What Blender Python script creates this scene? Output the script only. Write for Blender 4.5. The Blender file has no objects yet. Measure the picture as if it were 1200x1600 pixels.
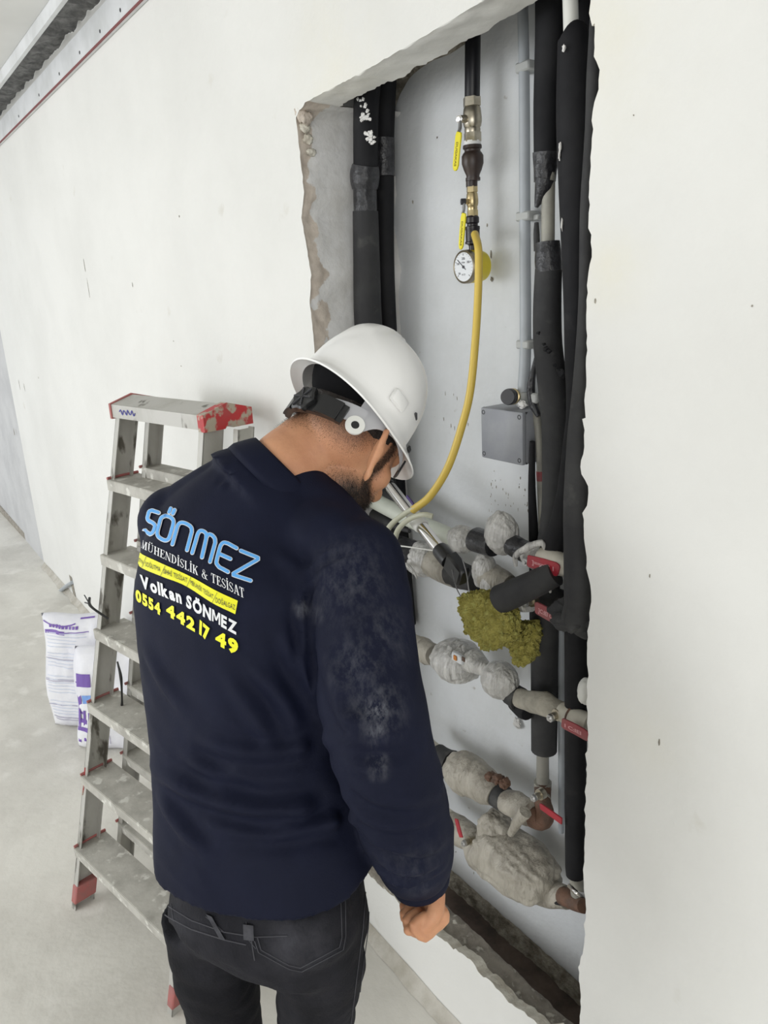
import bpy, bmesh, math, random
import numpy as np
from mathutils import Vector, Matrix, noise
from mathutils.bvhtree import BVHTree
from mathutils.geometry import tessellate_polygon
random.seed(7)
SC = bpy.context.scene
COL = SC.collection

# ------------------------------------------------------------------ camera
def _n(v):
    v = np.array(v, float); return v/np.linalg.norm(v)
FPX = 1200.0
_Z = -_n([230, 4100, 1200])
_xl = np.array([-873, -300, 1200.]); _X = -_n(_xl-_xl.dot(_Z)*_Z); _Y = np.cross(_Z, _X)
RW = np.array([_X, _Y, _Z])
CAM = np.array([0, -0.908, 1.75])
cam = bpy.data.cameras.new('camera'); camo = bpy.data.objects.new('camera', cam); COL.objects.link(camo)
cam.sensor_fit = 'VERTICAL'; cam.sensor_height = 24; cam.lens = 18; cam.clip_start = 0.02
ex, ey, ez = RW[:, 0], -RW[:, 1], -RW[:, 2]
camo.matrix_world = Matrix([[ex[i], ey[i], ez[i], CAM[i]] for i in range(3)]+[[0, 0, 0, 1]])
SC.camera = camo

# ------------------------------------------------------------------ world, lights, exposure
w = bpy.data.worlds.new('world'); SC.world = w; w.use_nodes = True
w.node_tree.nodes['Background'].inputs[0].default_value = (0.93, 0.965, 1.0, 1)
w.node_tree.nodes['Background'].inputs[1].default_value = 1.0
def area(name, loc, target, sx, sy, power, col):
    l = bpy.data.lights.new(name, 'AREA'); l.shape = 'RECTANGLE'; l.size = sx; l.size_y = sy; l.energy = power; l.color = col
    o = bpy.data.objects.new(name, l); COL.objects.link(o); o.location = loc
    o.rotation_euler = (Vector(target)-Vector(loc)).to_track_quat('-Z', 'Y').to_euler(); return o
area('window_daylight', (-3.4, -4.6, 1.9), (-1.2, 0, 1.2), 2.6, 1.8, 62, (0.97, 0.985, 1.0))
area('window_daylight', (2.6, -3.4, 1.9), (-0.6, 0, 1.2), 2.0, 1.6, 26, (1.0, 0.96, 0.88))
vs = SC.view_settings
vs.view_transform = 'Standard'; vs.look = 'None'; vs.exposure = 0.42; vs.gamma = 1.0; vs.use_curve_mapping = False

# ------------------------------------------------------------------ pixel <-> world helpers (measuring only)
def ray(px, py): return RW@np.array([px-600, py-800, FPX])
def Pz(px, py, z):
    r = ray(px, py); t = (z-CAM[2])/r[2]; return CAM+t*r
def Q(px, py, y):
    r = ray(px, py); t = (y-CAM[1])/r[1]; return CAM+t*r
def CP(px, py, d): return CAM+RW@(np.array([px-600, py-800, FPX])/FPX*d)
def dep(p): return float(RW.T[2]@(np.array(p)-CAM))
def prj(p):
    c = RW.T@(np.array(p, float)-CAM); return 600+FPX*c[0]/c[2], 800+FPX*c[1]/c[2]

# ------------------------------------------------------------------ materials
MATS = {}
def mat(name, c1, c2=None, rough=0.7, scale=20, detail=4, bump=0.0, bscale=None, metal=0.0, spec=0.5, lo=0.4, hi=0.65,
        trans=0.0, coat=0.0, stretch=None, alpha=1.0, c3=None, c3scale=60, c3lo=.62, c3hi=.7, sheen=0.0, bdist=0.01):
    m = bpy.data.materials.new(name); m.use_nodes = True; nt = m.node_tree; N = nt.nodes; L = nt.links
    b = N['Principled BSDF']
    b.inputs['Roughness'].default_value = rough; b.inputs['Metallic'].default_value = metal
    b.inputs['Specular IOR Level'].default_value = spec
    b.inputs['Transmission Weight'].default_value = trans; b.inputs['Coat Weight'].default_value = coat
    b.inputs['Alpha'].default_value = alpha
    if sheen: b.inputs['Sheen Weight'].default_value = sheen
    tc = N.new('ShaderNodeTexCoord'); src = tc.outputs['Object']
    if stretch:
        mp = N.new('ShaderNodeMapping'); mp.inputs['Scale'].default_value = stretch; L.new(src, mp.inputs[0]); src = mp.outputs[0]
    out = None
    if c2 is not None:
        nz = N.new('ShaderNodeTexNoise'); nz.inputs['Scale'].default_value = scale; nz.inputs['Detail'].default_value = detail
        nz.inputs['Roughness'].default_value = .6
        L.new(src, nz.inputs['Vector'])
        mr = N.new('ShaderNodeMapRange'); mr.inputs[1].default_value = lo; mr.inputs[2].default_value = hi; L.new(nz.outputs[0], mr.inputs[0])
        mx = N.new('ShaderNodeMix'); mx.data_type = 'RGBA'; L.new(mr.outputs[0], mx.inputs[0])
        mx.inputs[6].default_value = (*c1, 1); mx.inputs[7].default_value = (*c2, 1); out = mx.outputs[2]
    else: b.inputs['Base Color'].default_value = (*c1, 1)
    if c3 is not None:
        nz = N.new('ShaderNodeTexNoise'); nz.inputs['Scale'].default_value = c3scale; nz.inputs['Detail'].default_value = 5
        L.new(src, nz.inputs['Vector'])
        mr = N.new('ShaderNodeMapRange'); mr.inputs[1].default_value = c3lo; mr.inputs[2].default_value = c3hi; L.new(nz.outputs[0], mr.inputs[0])
        mx = N.new('ShaderNodeMix'); mx.data_type = 'RGBA'; L.new(mr.outputs[0], mx.inputs[0])
        if out: L.new(out, mx.inputs[6])
        else: mx.inputs[6].default_value = (*c1, 1)
        mx.inputs[7].default_value = (*c3, 1); out = mx.outputs[2]
    if out: L.new(out, b.inputs['Base Color'])
    if bump:
        nz = N.new('ShaderNodeTexNoise'); nz.inputs['Scale'].default_value = bscale or scale*3; nz.inputs['Detail'].default_value = 6
        L.new(src, nz.inputs['Vector'])
        bp = N.new('ShaderNodeBump'); bp.inputs['Strength'].default_value = bump; bp.inputs['Distance'].default_value = bdist
        L.new(nz.outputs[0], bp.inputs['Height']); L.new(bp.outputs[0], b.inputs['Normal'])
    MATS[name] = m; m['out'] = ''
    return m
def add_mask(m, pts, col, nscale=30, nlo=.4, nhi=.7, stretch=(1, 1, 1)):
    """blend a stain colour in around given object-space points (x,y,z,r,strength)"""
    nt = m.node_tree; N = nt.nodes; L = nt.links; b = N['Principled BSDF']
    geo = N.new('ShaderNodeNewGeometry'); acc = None
    for (x, y, z, r, s) in pts:
        d = N.new('ShaderNodeVectorMath'); d.operation = 'DISTANCE'; L.new(geo.outputs['Position'], d.inputs[0]); d.inputs[1].default_value = (x, y, z)
        mr = N.new('ShaderNodeMapRange'); mr.interpolation_type = 'SMOOTHSTEP'
        mr.inputs[1].default_value = r; mr.inputs[2].default_value = 0; mr.inputs[3].default_value = 0; mr.inputs[4].default_value = s
        L.new(d.outputs['Value'], mr.inputs[0])
        if acc is None: acc = mr.outputs[0]
        else:
            a = N.new('ShaderNodeMath'); a.operation = 'MAXIMUM'; L.new(acc, a.inputs[0]); L.new(mr.outputs[0], a.inputs[1]); acc = a.outputs[0]
    mp = N.new('ShaderNodeMapping'); mp.inputs['Scale'].default_value = stretch; L.new(geo.outputs['Position'], mp.inputs[0])
    nz = N.new('ShaderNodeTexNoise'); nz.inputs['Scale'].default_value = nscale; nz.inputs['Detail'].default_value = 8; nz.inputs['Roughness'].default_value = .7
    L.new(mp.outputs[0], nz.inputs['Vector'])
    mr = N.new('ShaderNodeMapRange'); mr.inputs[1].default_value = nlo; mr.inputs[2].default_value = nhi; L.new(nz.outputs[0], mr.inputs[0])
    mu = N.new('ShaderNodeMath'); mu.operation = 'MULTIPLY'; L.new(acc, mu.inputs[0]); L.new(mr.outputs[0], mu.inputs[1])
    mx = N.new('ShaderNodeMix'); mx.data_type = 'RGBA'; L.new(mu.outputs[0], mx.inputs[0])
    inp = b.inputs['Base Color']
    if inp.is_linked: L.new(inp.links[0].from_socket, mx.inputs[6])
    else: mx.inputs[6].default_value = inp.default_value
    mx.inputs[7].default_value = (*col, 1); L.new(mx.outputs[2], inp)

M_wall = mat('painted_plaster', (.79, .785, .755), (.735, .73, .70), rough=.75, scale=1.6, detail=5, bump=.12, bscale=60, c3=(.66, .64, .58), c3scale=9, c3lo=.68, c3hi=.8)
M_far = mat('unpainted_far_plaster', (.60, .60, .60), (.51, .51, .515), rough=.85, scale=3, detail=8, bump=.3, bscale=40)
M_reveal = None
M_wallr = mat('rough_reveal_plaster', (.74, .735, .73), (.64, .63, .61), rough=.85, scale=14, bump=.35, bscale=70, bdist=.006)
M_broken = mat('broken_plaster', (.62, .545, .47), (.42, .36, .31), rough=.95, scale=40, bump=.6, bscale=80)
M_chip = mat('chipped_lime', (.78, .75, .66), (.6, .55, .46), rough=.95, scale=30, bump=.6, bscale=80)
M_back = mat('niche_plaster', (.70, .72, .74), (.61, .625, .63), rough=.8, scale=3, detail=6, bump=.22, bscale=50, c3=(.38, .36, .33), c3scale=24, c3lo=.70, c3hi=.78)
M_conc = mat('raw_concrete', (.38, .345, .295), (.25, .225, .19), rough=.95, scale=22, bump=.9, bscale=60, c3=(.6, .57, .5), c3scale=45, c3lo=.6, c3hi=.68)
M_lip = mat('dusty_cement_lip', (.56, .535, .48), (.40, .37, .31), rough=.95, scale=10, detail=8, bump=.5, bscale=60)
M_mortar = mat('rough_mortar', (.40, .37, .31), (.17, .15, .12), rough=.95, scale=30, bump=1.0, bscale=70)
M_trench = mat('rusty_trench', (.13, .095, .075), (.06, .045, .038), rough=.9, scale=12, bump=.5)
M_floor = mat('dusty_screed', (.71, .69, .635), (.57, .55, .50), rough=.85, scale=2.2, detail=8, bump=.25, bscale=30, c3=(.74, .72, .67), c3scale=7, c3lo=.58, c3hi=.7)
M_ceil = mat('ceiling_board', (.72, .72, .70), (.66, .66, .64), rough=.8, scale=2)
M_profile = mat('painted_profile', (.72, .73, .74), (.60, .61, .61), rough=.6, scale=6, bump=.15)
M_grooveshade = mat('dusty_groove_shade', (.12, .12, .12), (.25, .25, .245), rough=.95, scale=28, bump=.9, bscale=50)  # dusty grey, darkened so the groove's shade is part of the colour
M_redline = mat('dark_red_sealant', (.22, .07, .07), rough=.8)
M_foam = mat('black_foam_insulation', (.011, .011, .013), (.020, .020, .022), rough=.7, spec=.22, scale=9, bump=.12, bscale=40, c3=(.05, .05, .05), c3scale=14, c3lo=.6, c3hi=.85)
M_foamg = mat('dusty_foam_insulation', (.024, .024, .026), (.046, .046, .046), rough=.75, scale=8, detail=7, bump=.2, bscale=40, c3=(.12, .118, .11), c3scale=20, c3lo=.6, c3hi=.9)
M_tape = mat('black_tape', (.018, .018, .021), (.05, .05, .055), rough=.32, scale=30, bump=.5, bscale=60)
M_plastersplash = mat('plaster_splash', (.75, .74, .72), rough=.9, bump=.3, scale=30)
M_gas = mat('black_gas_pipe', (.010, .010, .013), rough=.32)
M_conduit = mat('grey_conduit', (.42, .45, .48), (.36, .385, .41), rough=.45, scale=8)
M_clamp = mat('grey_clamp', (.44, .45, .44), rough=.55)
M_box = mat('grey_box_plastic', (.26, .27, .30), (.31, .32, .34), rough=.45, scale=14, c3=(.45, .46, .47), c3scale=18, c3lo=.62, c3hi=.8)
M_boxd = mat('dark_screw', (.05, .05, .055), rough=.5)
M_brass = mat('nickel_brass', (.50, .46, .38), (.36, .32, .24), rough=.3, scale=40, metal=.85)
M_gold = mat('yellow_brass', (.62, .50, .28), (.42, .34, .19), rough=.3, scale=40, metal=.85)
M_mall = mat('dark_malleable_iron', (.050, .033, .028), (.03, .02, .018), rough=.4, scale=30)
M_blackfit = mat('black_fitting', (.018, .013, .018), rough=.35)
M_ptfe = mat('white_thread_tape', (.8, .8, .8), rough=.6)
M_yh = mat('yellow_handle', (.80, .70, .01), rough=.4)
M_yd = mat('handle_letters', (.22, .17, .01), rough=.6)
M_yg = mat('yellow_gauge_case', (.72, .58, .02), rough=.35)
M_hose = mat('yellow_hose', (.72, .52, .10), rough=.42)
M_rim = mat('bronze_rim', (.30, .26, .19), rough=.35, metal=.7)
M_dial = mat('dial_white', (.72, .74, .76), rough=.25, coat=.6)
M_ink = mat('dial_ink', (.05, .05, .06), rough=.6)
M_chrome = mat('chrome', (.72, .70, .68), rough=.12, metal=1.0)
M_blackp = mat('black_plastic', (.012, .012, .013), rough=.35)
M_violet = mat('violet_sticker', (.06, .03, .16), rough=.4)
M_whitep = mat('white_plastic', (.78, .78, .74), rough=.4)
M_ppr = mat('pale_green_pipe', (.60, .63, .55), (.5, .52, .45), rough=.5, scale=9)
M_pprg = mat('grey_beige_pipe', (.36, .35, .30), (.28, .27, .24), rough=.55, scale=20)
M_clear = mat('milky_tube', (.62, .62, .48), rough=.3, alpha=.85)
M_copper = mat('brown_manometer_body', (.33, .21, .14), (.25, .16, .11), rough=.3, scale=10, coat=.3)
M_wrapc = mat('plastic_wrap', (.68, .67, .64), (.47, .46, .44), rough=.30, scale=26, detail=9, bump=1.0, bscale=30, stretch=(2.4, 1.4, .45), coat=.3, bdist=.018)
M_wrapy = mat('dusty_plastic_wrap', (.44, .41, .35), (.30, .275, .23), rough=.5, scale=16, detail=9, bump=.9, bscale=28, stretch=(2, 1.4, .6), bdist=.015)
M_band = mat('pipe_bandage', (.46, .43, .36), (.33, .31, .26), rough=.8, scale=20, bump=.5, bscale=60)
M_bandw = mat('cream_pipe', (.66, .63, .54), (.5, .47, .39), rough=.6, scale=14)
M_rust = mat('rusty_fitting', (.16, .085, .055), (.09, .06, .045), rough=.7, scale=30, bump=.4)
M_red = mat('red_handle', (.42, .02, .035), (.33, .03, .045), rough=.35, scale=25)
M_redd = mat('dusty_red_handle', (.34, .06, .07), (.28, .10, .10), rough=.55, scale=25)
M_pinklet = mat('handle_print', (.65, .35, .36), rough=.6)
M_wool = mat('rock_wool', (.47, .42, .11), (.30, .265, .055), rough=1.0, scale=26, detail=8, bump=1.0, bscale=90, c3=(.52, .52, .16), c3scale=60, c3lo=.55, c3hi=.7, bdist=.02)
M_wire = mat('galvanised_wire', (.55, .55, .55), rough=.3, metal=.8)
M_alu = mat('dirty_aluminium', (.50, .49, .46), (.38, .37, .33), rough=.5, metal=.35, scale=7, detail=8, c3=(.12, .11, .09), c3scale=20, c3lo=.585, c3hi=.66, stretch=(1, 1, .45))
M_alud = mat('dusty_tread', (.50, .485, .44), (.36, .345, .31), rough=.7, scale=14, detail=8, c3=(.66, .65, .6), c3scale=30, c3lo=.58, c3hi=.66, bump=.2)
M_rede = mat('worn_red_plastic', (.50, .025, .03), (.42, .05, .05), rough=.5, scale=20, c3=(.42, .36, .28), c3scale=34, c3lo=.5, c3hi=.58)
M_redtrim = mat('faded_red_trim', (.40, .12, .11), (.3, .13, .12), rough=.6, scale=30)
M_pen = mat('blue_pen', (.10, .10, .42), rough=.7)
M_bag = mat('white_sack_plastic', (.80, .80, .83), (.70, .70, .76), rough=.45, scale=7, bump=.3, bscale=16)
M_purple = mat('purple_print', (.17, .09, .38), rough=.5)
M_paleblue = mat('pale_blue_print', (.60, .64, .75), rough=.5)
M_greyprint = mat('grey_print', (.40, .38, .48), rough=.5)
M_skyprint = mat('sky_blue_print', (.20, .36, .75), rough=.5)
M_shirt = mat('navy_cotton', (.0044, .0062, .0195), (.0062, .0084, .0250), rough=.75, scale=9, bump=.10, bscale=420, spec=.20)
M_jeans = mat('washed_black_denim', (.0075, .0075, .010), (.022, .022, .028), rough=.85, scale=8, detail=9, bump=.2, bscale=300, spec=.2, stretch=(1, 1, .5), lo=.42, hi=.75)
M_loop = mat('faded_denim_loop', (.035, .035, .042), (.06, .06, .07), rough=.9, scale=60)
M_stitch = mat('grey_stitching', (.055, .055, .065), rough=.8)
M_skin = mat('skin', (.62, .315, .175), (.54, .255, .14), rough=.5, scale=16, bump=.08, bscale=200, spec=.4)
M_hair = mat('black_hair', (.020, .014, .011), rough=.6, bump=.5, scale=60)
M_blue = mat('sky_blue_letter', (.12, .42, .87), rough=.55)
M_wlet = mat('white_letter', (.80, .81, .83), rough=.6)
M_ylet = mat('yellow_letter', (.88, .86, .015), rough=.55)
M_nav = mat('navy_letter', (.02, .02, .05), rough=.7)
M_helmet = mat('white_helmet_shell', (.90, .895, .88), rough=.28, coat=.35)
M_helgrey = mat('pale_grey_headband', (.48, .48, .50), rough=.45)
M_boot = mat('dark_leather', (.03, .025, .02), (.06, .05, .04), rough=.6, scale=20)

# ------------------------------------------------------------------ object helpers
ORG = {}
def tag(o, label=None, cat=None, group=None, kind=None):
    if label: o['label'] = label
    if cat: o['category'] = cat
    if group: o['group'] = group
    if kind: o['kind'] = kind
    return o
def thing(name, loc, label, cat, group=None):
    o = bpy.data.objects.new(name, None); COL.objects.link(o); o.location = tuple(loc); o.empty_display_size = .05
    ORG[o] = np.array(loc, float); return tag(o, label, cat, group)
def mk(name, vf, m, parent=None, smooth=True, sharp=40):
    V, Fc = vf; V = np.array(V, float)
    if parent is not None: org = ORG[parent]
    else: org = np.array([V[:, 0].mean(), V[:, 1].mean(), V[:, 2].min()])
    me = bpy.data.meshes.new(name); me.from_pydata([tuple(p) for p in (V-org)], [], [tuple(f) for f in Fc])
    ms = m if isinstance(m, (list, tuple)) else [m]
    for a in ms: me.materials.append(a)
    bm = bmesh.new(); bm.from_mesh(me); bmesh.ops.recalc_face_normals(bm, faces=bm.faces); bm.to_mesh(me); bm.free()
    if smooth:
        me.polygons.foreach_set('use_smooth', [True]*len(me.polygons))
        me.set_sharp_from_angle(angle=math.radians(sharp))
    me.update()
    o = bpy.data.objects.new(name, me); COL.objects.link(o)
    if parent is not None: o.parent = parent
    else: o.location = tuple(org)
    ORG[o] = org
    return o
def join(*vfs):
    V = []; F_ = []
    for v, f in vfs:
        k = len(V); V += [tuple(p) for p in v]; F_ += [tuple(i+k for i in q) for q in f]
    return V, F_
def frame(d, up=None):
    d = np.array(d, float); d /= np.linalg.norm(d)
    a = np.array(up if up is not None else (0, 0, 1.), float)
    if abs(a@d) > .95: a = np.array([1., 0, 0])
    x = np.cross(a, d); x /= np.linalg.norm(x); y = np.cross(d, x); return x, y, d
def catmull(P, n):
    P = np.array(P, float); out = []
    Q_ = np.vstack([2*P[0]-P[1], P, 2*P[-1]-P[-2]])
    for i in range(len(P)-1):
        p0, p1, p2, p3 = Q_[i:i+4]
        for k in range(n):
            t = k/n
            out.append(.5*((2*p1)+(-p0+p2)*t+(2*p0-5*p1+4*p2-p3)*t*t+(-p0+3*p1-3*p2+p3)*t**3))
    out.append(P[-1]); return np.array(out)
def tube(pts, rad, seg=16, sub=0, caps=True, nz=0.0, nsc=30):
    pts = np.array(pts, float)
    rad = np.full(len(pts), rad, float) if np.isscalar(rad) else np.array(rad, float)
    if sub:
        c = catmull(np.hstack([pts, rad[:, None]]), sub); pts = c[:, :3]; rad = np.abs(c[:, 3])
    n = len(pts); T = np.gradient(pts, axis=0); V = []; F_ = []
    x, y, _ = frame(T[0])
    for i in range(n):
        t = T[i]/max(np.linalg.norm(T[i]), 1e-9); x = x-(x@t)*t; x /= np.linalg.norm(x); y = np.cross(t, x)
        for k in range(seg):
            a = 2*math.pi*k/seg; d = math.cos(a)*x+math.sin(a)*y; r = rad[i]
            if nz:
                q = pts[i]+d*r; r = r*(1+nz*noise.noise(Vector(q*nsc)))
            V.append(pts[i]+d*r)
    for i in range(n-1):
        for k in range(seg):
            k2 = (k+1) % seg; F_.append((i*seg+k, i*seg+k2, (i+1)*seg+k2, (i+1)*seg+k))
    if caps:
        F_.append(tuple(range(seg))[::-1]); F_.append(tuple((n-1)*seg+k for k in range(seg)))
    return V, F_
def lathe(a, b, prof, seg=20, hexes=()):
    """surface of revolution about a->b; prof list of (t along in metres, radius)"""
    a = np.array(a, float); x, y, d = frame(np.array(b)-a); V = []; F_ = []
    for (t, r) in prof:
        for k in range(seg):
            an = 2*math.pi*k/seg; V.append(a+d*t+r*(math.cos(an)*x+math.sin(an)*y))
    n = len(prof)
    for i in range(n-1):
        for k in range(seg):
            k2 = (k+1) % seg; F_.append((i*seg+k, i*seg+k2, (i+1)*seg+k2, (i+1)*seg+k))
    F_.append(tuple(range(seg))[::-1]); F_.append(tuple((n-1)*seg+k for k in range(seg)))
    return V, F_
def box(c, s, ax=None, bev=0.0, seg=1):
    """box centre c, size s, axes ax (3 row vectors)"""
    bm = bmesh.new(); bmesh.ops.create_cube(bm, size=1)
    for v in bm.verts: v.co = Vector((v.co.x*s[0], v.co.y*s[1], v.co.z*s[2]))
    if bev: bmesh.ops.bevel(bm, geom=list(bm.edges), offset=bev, segments=seg, affect='EDGES', profile=.5)
    ax = np.eye(3) if ax is None else np.array(ax)
    V = [np.array(c)+v.co.x*ax[0]+v.co.y*ax[1]+v.co.z*ax[2] for v in bm.verts]; bm.verts.index_update()
    F_ = [tuple(v.index for v in f.verts) for f in bm.faces]; bm.free(); return V, F_
def blob(c, s, ax=None, sub=4, nz=.1, nsc=2.0, seed=0, fold=0, foldax=None, pw=None):
    bm = bmesh.new(); bmesh.ops.create_icosphere(bm, subdivisions=sub, radius=1)
    ax = np.eye(3) if ax is None else np.array(ax); V = []
    sd = Vector((seed*7.3, seed*3.1, seed*1.7))
    for v in bm.verts:
        p = v.co.copy()
        if pw: p = Vector([math.copysign(abs(q)**pw, q) for q in p])
        r = 1+nz*noise.fractal(p*nsc+sd, 1.0, 2.0, 4)
        if fold:
            an = math.atan2(p.z, p.y); r += fold*(abs(noise.noise(Vector((math.cos(an)*3.5, math.sin(an)*3.5, p.x*1.3))+sd*2))-.2)
        V.append(np.array(c)+p.x*r*s[0]*ax[0]+p.y*r*s[1]*ax[1]+p.z*r*s[2]*ax[2])
    bm.verts.index_update(); F_ = [tuple(v.index for v in f.verts) for f in bm.faces]; bm.free(); return V, F_
def slab(poly, y0, y1):
    """polygon of 3-D points extruded by vector"""
    pass
def prism(poly, ext):
    """closed planar polygon (3-D pts) extruded by vector ext"""
    n = len(poly); P = [np.array(p, float) for p in poly]; ext = np.array(ext, float)
    V = P+[p+ext for p in P]; F_ = [tuple(range(n))[::-1], tuple(range(n, 2*n))]
    for i in range(n): F_.append((i, (i+1) % n, n+(i+1) % n, n+i))
    return V, F_
def ptube(lst, seg=16, sub=4, nz=0.0, caps=True, nsc=30):
    """tube from (px,py,y,width_px) measurements on depth planes"""
    P = [Q(a, b, y) for a, b, y, w_ in lst]; R_ = [w_/2*dep(p)/FPX for p, (_, _, _, w_) in zip(P, lst)]
    return tube(P, R_, seg, sub, caps, nz, nsc)

# ================================================================== SETTING
D = 0.25                                      # depth of the niche
hole_px = [(462,182),(466,215),(471,260),(475,300),(471,340),(479,385),(486,430),(484,470),(489,515),(491,545)]
left = [Q(a, b, 0) for a, b in hole_px]
top = [Q(a, b, 0) for a, b in [(480,158),(560,116),(650,64),(745,7)]]
right_px = [(921,20),(925,38),(930,36),(928,88),(933,96),(936,140),(928,160),(925,216),(922,260),(921,320),(921,356),(924,390),(918,446),
 (917,480),(916,547),(915,604),(912,637),(915,653),(914,610+30),(909,655),(913,672),(911,680),(912,698),(906,730),(919,760),(917,790),(911,802),(914,851),
 (917,888),(923,923),(923,949),(917,986),(917,1013),(917,1088),(916,1120),(920,1157),(915,1187),(917,1210),(915,1267),(913,1347),(911,1379),(915,1413),(913,1472),(904,1512),(908,1566),(906,1600)]
right = [Q(a, b, 0) for a, b in right_px if (a, b) != (914, 640)]
bot = [Q(a, b, 0) for a, b in [(845,1606),(815,1580),(795,1566),(770,1536),(755,1528),(735,1500),(712,1483),(690,1466),(672,1452),(640,1425),(616,1404),(602,1390)]]
def xz(p): return (float(p[0]), float(p[2]))
zt = [( -0.98, 2.160), (-.86, 2.163), (-.775, 2.155)]
right_xz = [(p[0], min(p[2], 2.15)) for p in right]
right_xz = [q for q in right_xz if q[1] < 2.14]
loop = [xz(p) for p in top]+zt+right_xz+[(-0.79, .20)]+[xz(p) for p in bot]+[(-1.50, .205), (-1.575, .21), (-1.58, .6), (-1.572, 1.0), (-1.582, 1.35)]+[xz(p) for p in left[::-1]]
side = ['t']*(len(top)+len(zt))+['r']*(len(right_xz)+1)+['b']*(len(bot)+1)+['l']*(4+len(left))
# densify with small-scale raggedness
cont = []; cs = []
for i in range(len(loop)):
    a = np.array(loop[i]); b = np.array(loop[(i+1) % len(loop)]); L_ = np.linalg.norm(b-a); n = max(1, int(L_/.009))
    for k in range(n):
        p = a+(b-a)*k/n; s = side[i]; amp = {'t': .0015, 'r': .004, 'b': .009, 'l': .003}[s]
        t = (b-a)/max(L_, 1e-6); nn = np.array([t[1], -t[0]])
        p = p+nn*amp*(noise.noise(Vector((p[0]*60, 3.1, p[1]*60)))+.6*noise.noise(Vector((p[0]*160, 8, p[1]*160))))
        cont.append(p); cs.append(s)
outer = [(-5.60, 0), (3.2, 0), (3.2, 3.2), (-5.60, 3.2)]
cv = [Vector((p[0], p[1], 0)) for p in cont]; ov = [Vector((p[0], p[1], 0)) for p in outer]
tri = tessellate_polygon([ov, cv])
V = [(p[0], 0, p[1]) for p in outer]+[(p[0], 0, p[1]) for p in cont]
wall = mk('wall_front', (V, tri), M_wall, smooth=False); tag(wall, kind='structure')
me = wall.data
if me.polygons[0].normal.y > 0: me.flip_normals()
# ragged reveal (thickness of the wall round the hole)
ctr = np.array([-1.17, 1.2]); nC = len(cont)
depth = {'l': D+.01, 't': .078, 'r': .055, 'b': .03}
steps = [0, .015, .03, .05, .075, .10, .13, .17, .22, .3, .45, .6, .8, 1.0]; V = []; F_ = []; mi = []
for j, f in enumerate(steps):
    for i, p in enumerate(cont):
        s = cs[i]; dd = depth[s]
        if s == 't': dd += .010*noise.noise(Vector((p[0]*22, 5, 0)))+.006*noise.noise(Vector((p[0]*90, 1, 0)))
        if s == 'r': dd = .05
        y = dd*f; nrm = {'l': (-1, 0), 't': (0, 1), 'r': (1, 0), 'b': (0, -1)}[s]
        off = 0
        if s == 'l':
            rough = .008*max(0, noise.noise(Vector((y*60, 2, p[1]*22)))+.3)*(1 if y < .05 else max(0, 1-(y-.05)/.03)) if y > .001 else 0
            off = rough+.0025*noise.noise(Vector((y*50, 9, p[1]*30)))*(j > 0)
        if s == 'r': off = .012*f*(1+noise.noise(Vector((0, y*40, p[1]*40))))
        if s == 't': off = .004*noise.noise(Vector((p[0]*20, y*30, 4)))*(j > 0) - .004*f
        if s == 'b': off = .010*f
        V.append((p[0]+nrm[0]*off, y, p[1]+nrm[1]*off))
for j in range(len(steps)-1):
    for i in range(nC):
        i2 = (i+1) % nC; F_.append((j*nC+i, j*nC+i2, (j+1)*nC+i2, (j+1)*nC+i))
        s = cs[i]; p = cont[i]
        q = noise.noise(Vector((p[0]*9, p[1]*9, steps[j]*6)))
        if s == 'l': mi.append(0)
        elif s == 'r': mi.append(2)
        elif s == 'b': mi.append(2)
        else: mi.append(3 if p[0] > -1.545 else 1)
M_rv = mat('reveal_plaster', (.74, .735, .73), (.64, .63, .61), rough=.85, scale=14, bump=.35, bscale=70, bdist=.006)
nt = M_rv.node_tree; N = nt.nodes; L = nt.links; g_ = N.new('ShaderNodeNewGeometry'); sp_ = N.new('ShaderNodeSeparateXYZ'); L.new(g_.outputs['Position'], sp_.inputs[0])
n1 = N.new('ShaderNodeTexNoise'); n1.inputs['Scale'].default_value = 11; n1.inputs['Detail'].default_value = 9; L.new(g_.outputs['Position'], n1.inputs['Vector'])
m1 = N.new('ShaderNodeMath'); m1.operation = 'MULTIPLY_ADD'; L.new(n1.outputs[0], m1.inputs[0]); m1.inputs[1].default_value = -.16; m1.inputs[2].default_value = .052; 
m2 = N.new('ShaderNodeMath'); m2.operation = 'ADD'; L.new(m1.outputs[0], m2.inputs[0]); L.new(sp_.outputs['Y'], m2.inputs[1])
m3 = N.new('ShaderNodeMapRange'); m3.inputs[1].default_value = .0; m3.inputs[2].default_value = .0035; L.new(m2.outputs[0], m3.inputs[0])
n2 = N.new('ShaderNodeTexNoise'); n2.inputs['Scale'].default_value = 45; n2.inputs['Detail'].default_value = 6; L.new(g_.outputs['Position'], n2.inputs['Vector'])
c2_ = N.new('ShaderNodeMix'); c2_.data_type = 'RGBA'; L.new(n2.outputs[0], c2_.inputs[0]); c2_.inputs[6].default_value = (.36, .30, .25, 1); c2_.inputs[7].default_value = (.80, .72, .63, 1)
mx_ = N.new('ShaderNodeMix'); mx_.data_type = 'RGBA'; L.new(m3.outputs[0], mx_.inputs[0]); L.new(c2_.outputs[2], mx_.inputs[6]); bb = N['Principled BSDF']
L.new(bb.inputs['Base Color'].links[0].from_socket, mx_.inputs[7]); L.new(mx_.outputs[2], bb.inputs['Base Color'])
rev = mk('reveal', (V, F_), [M_rv, M_broken, M_chip, M_wall], wall, sharp=60)
for k, p in enumerate(rev.data.polygons): p.material_index = mi[k]
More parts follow.
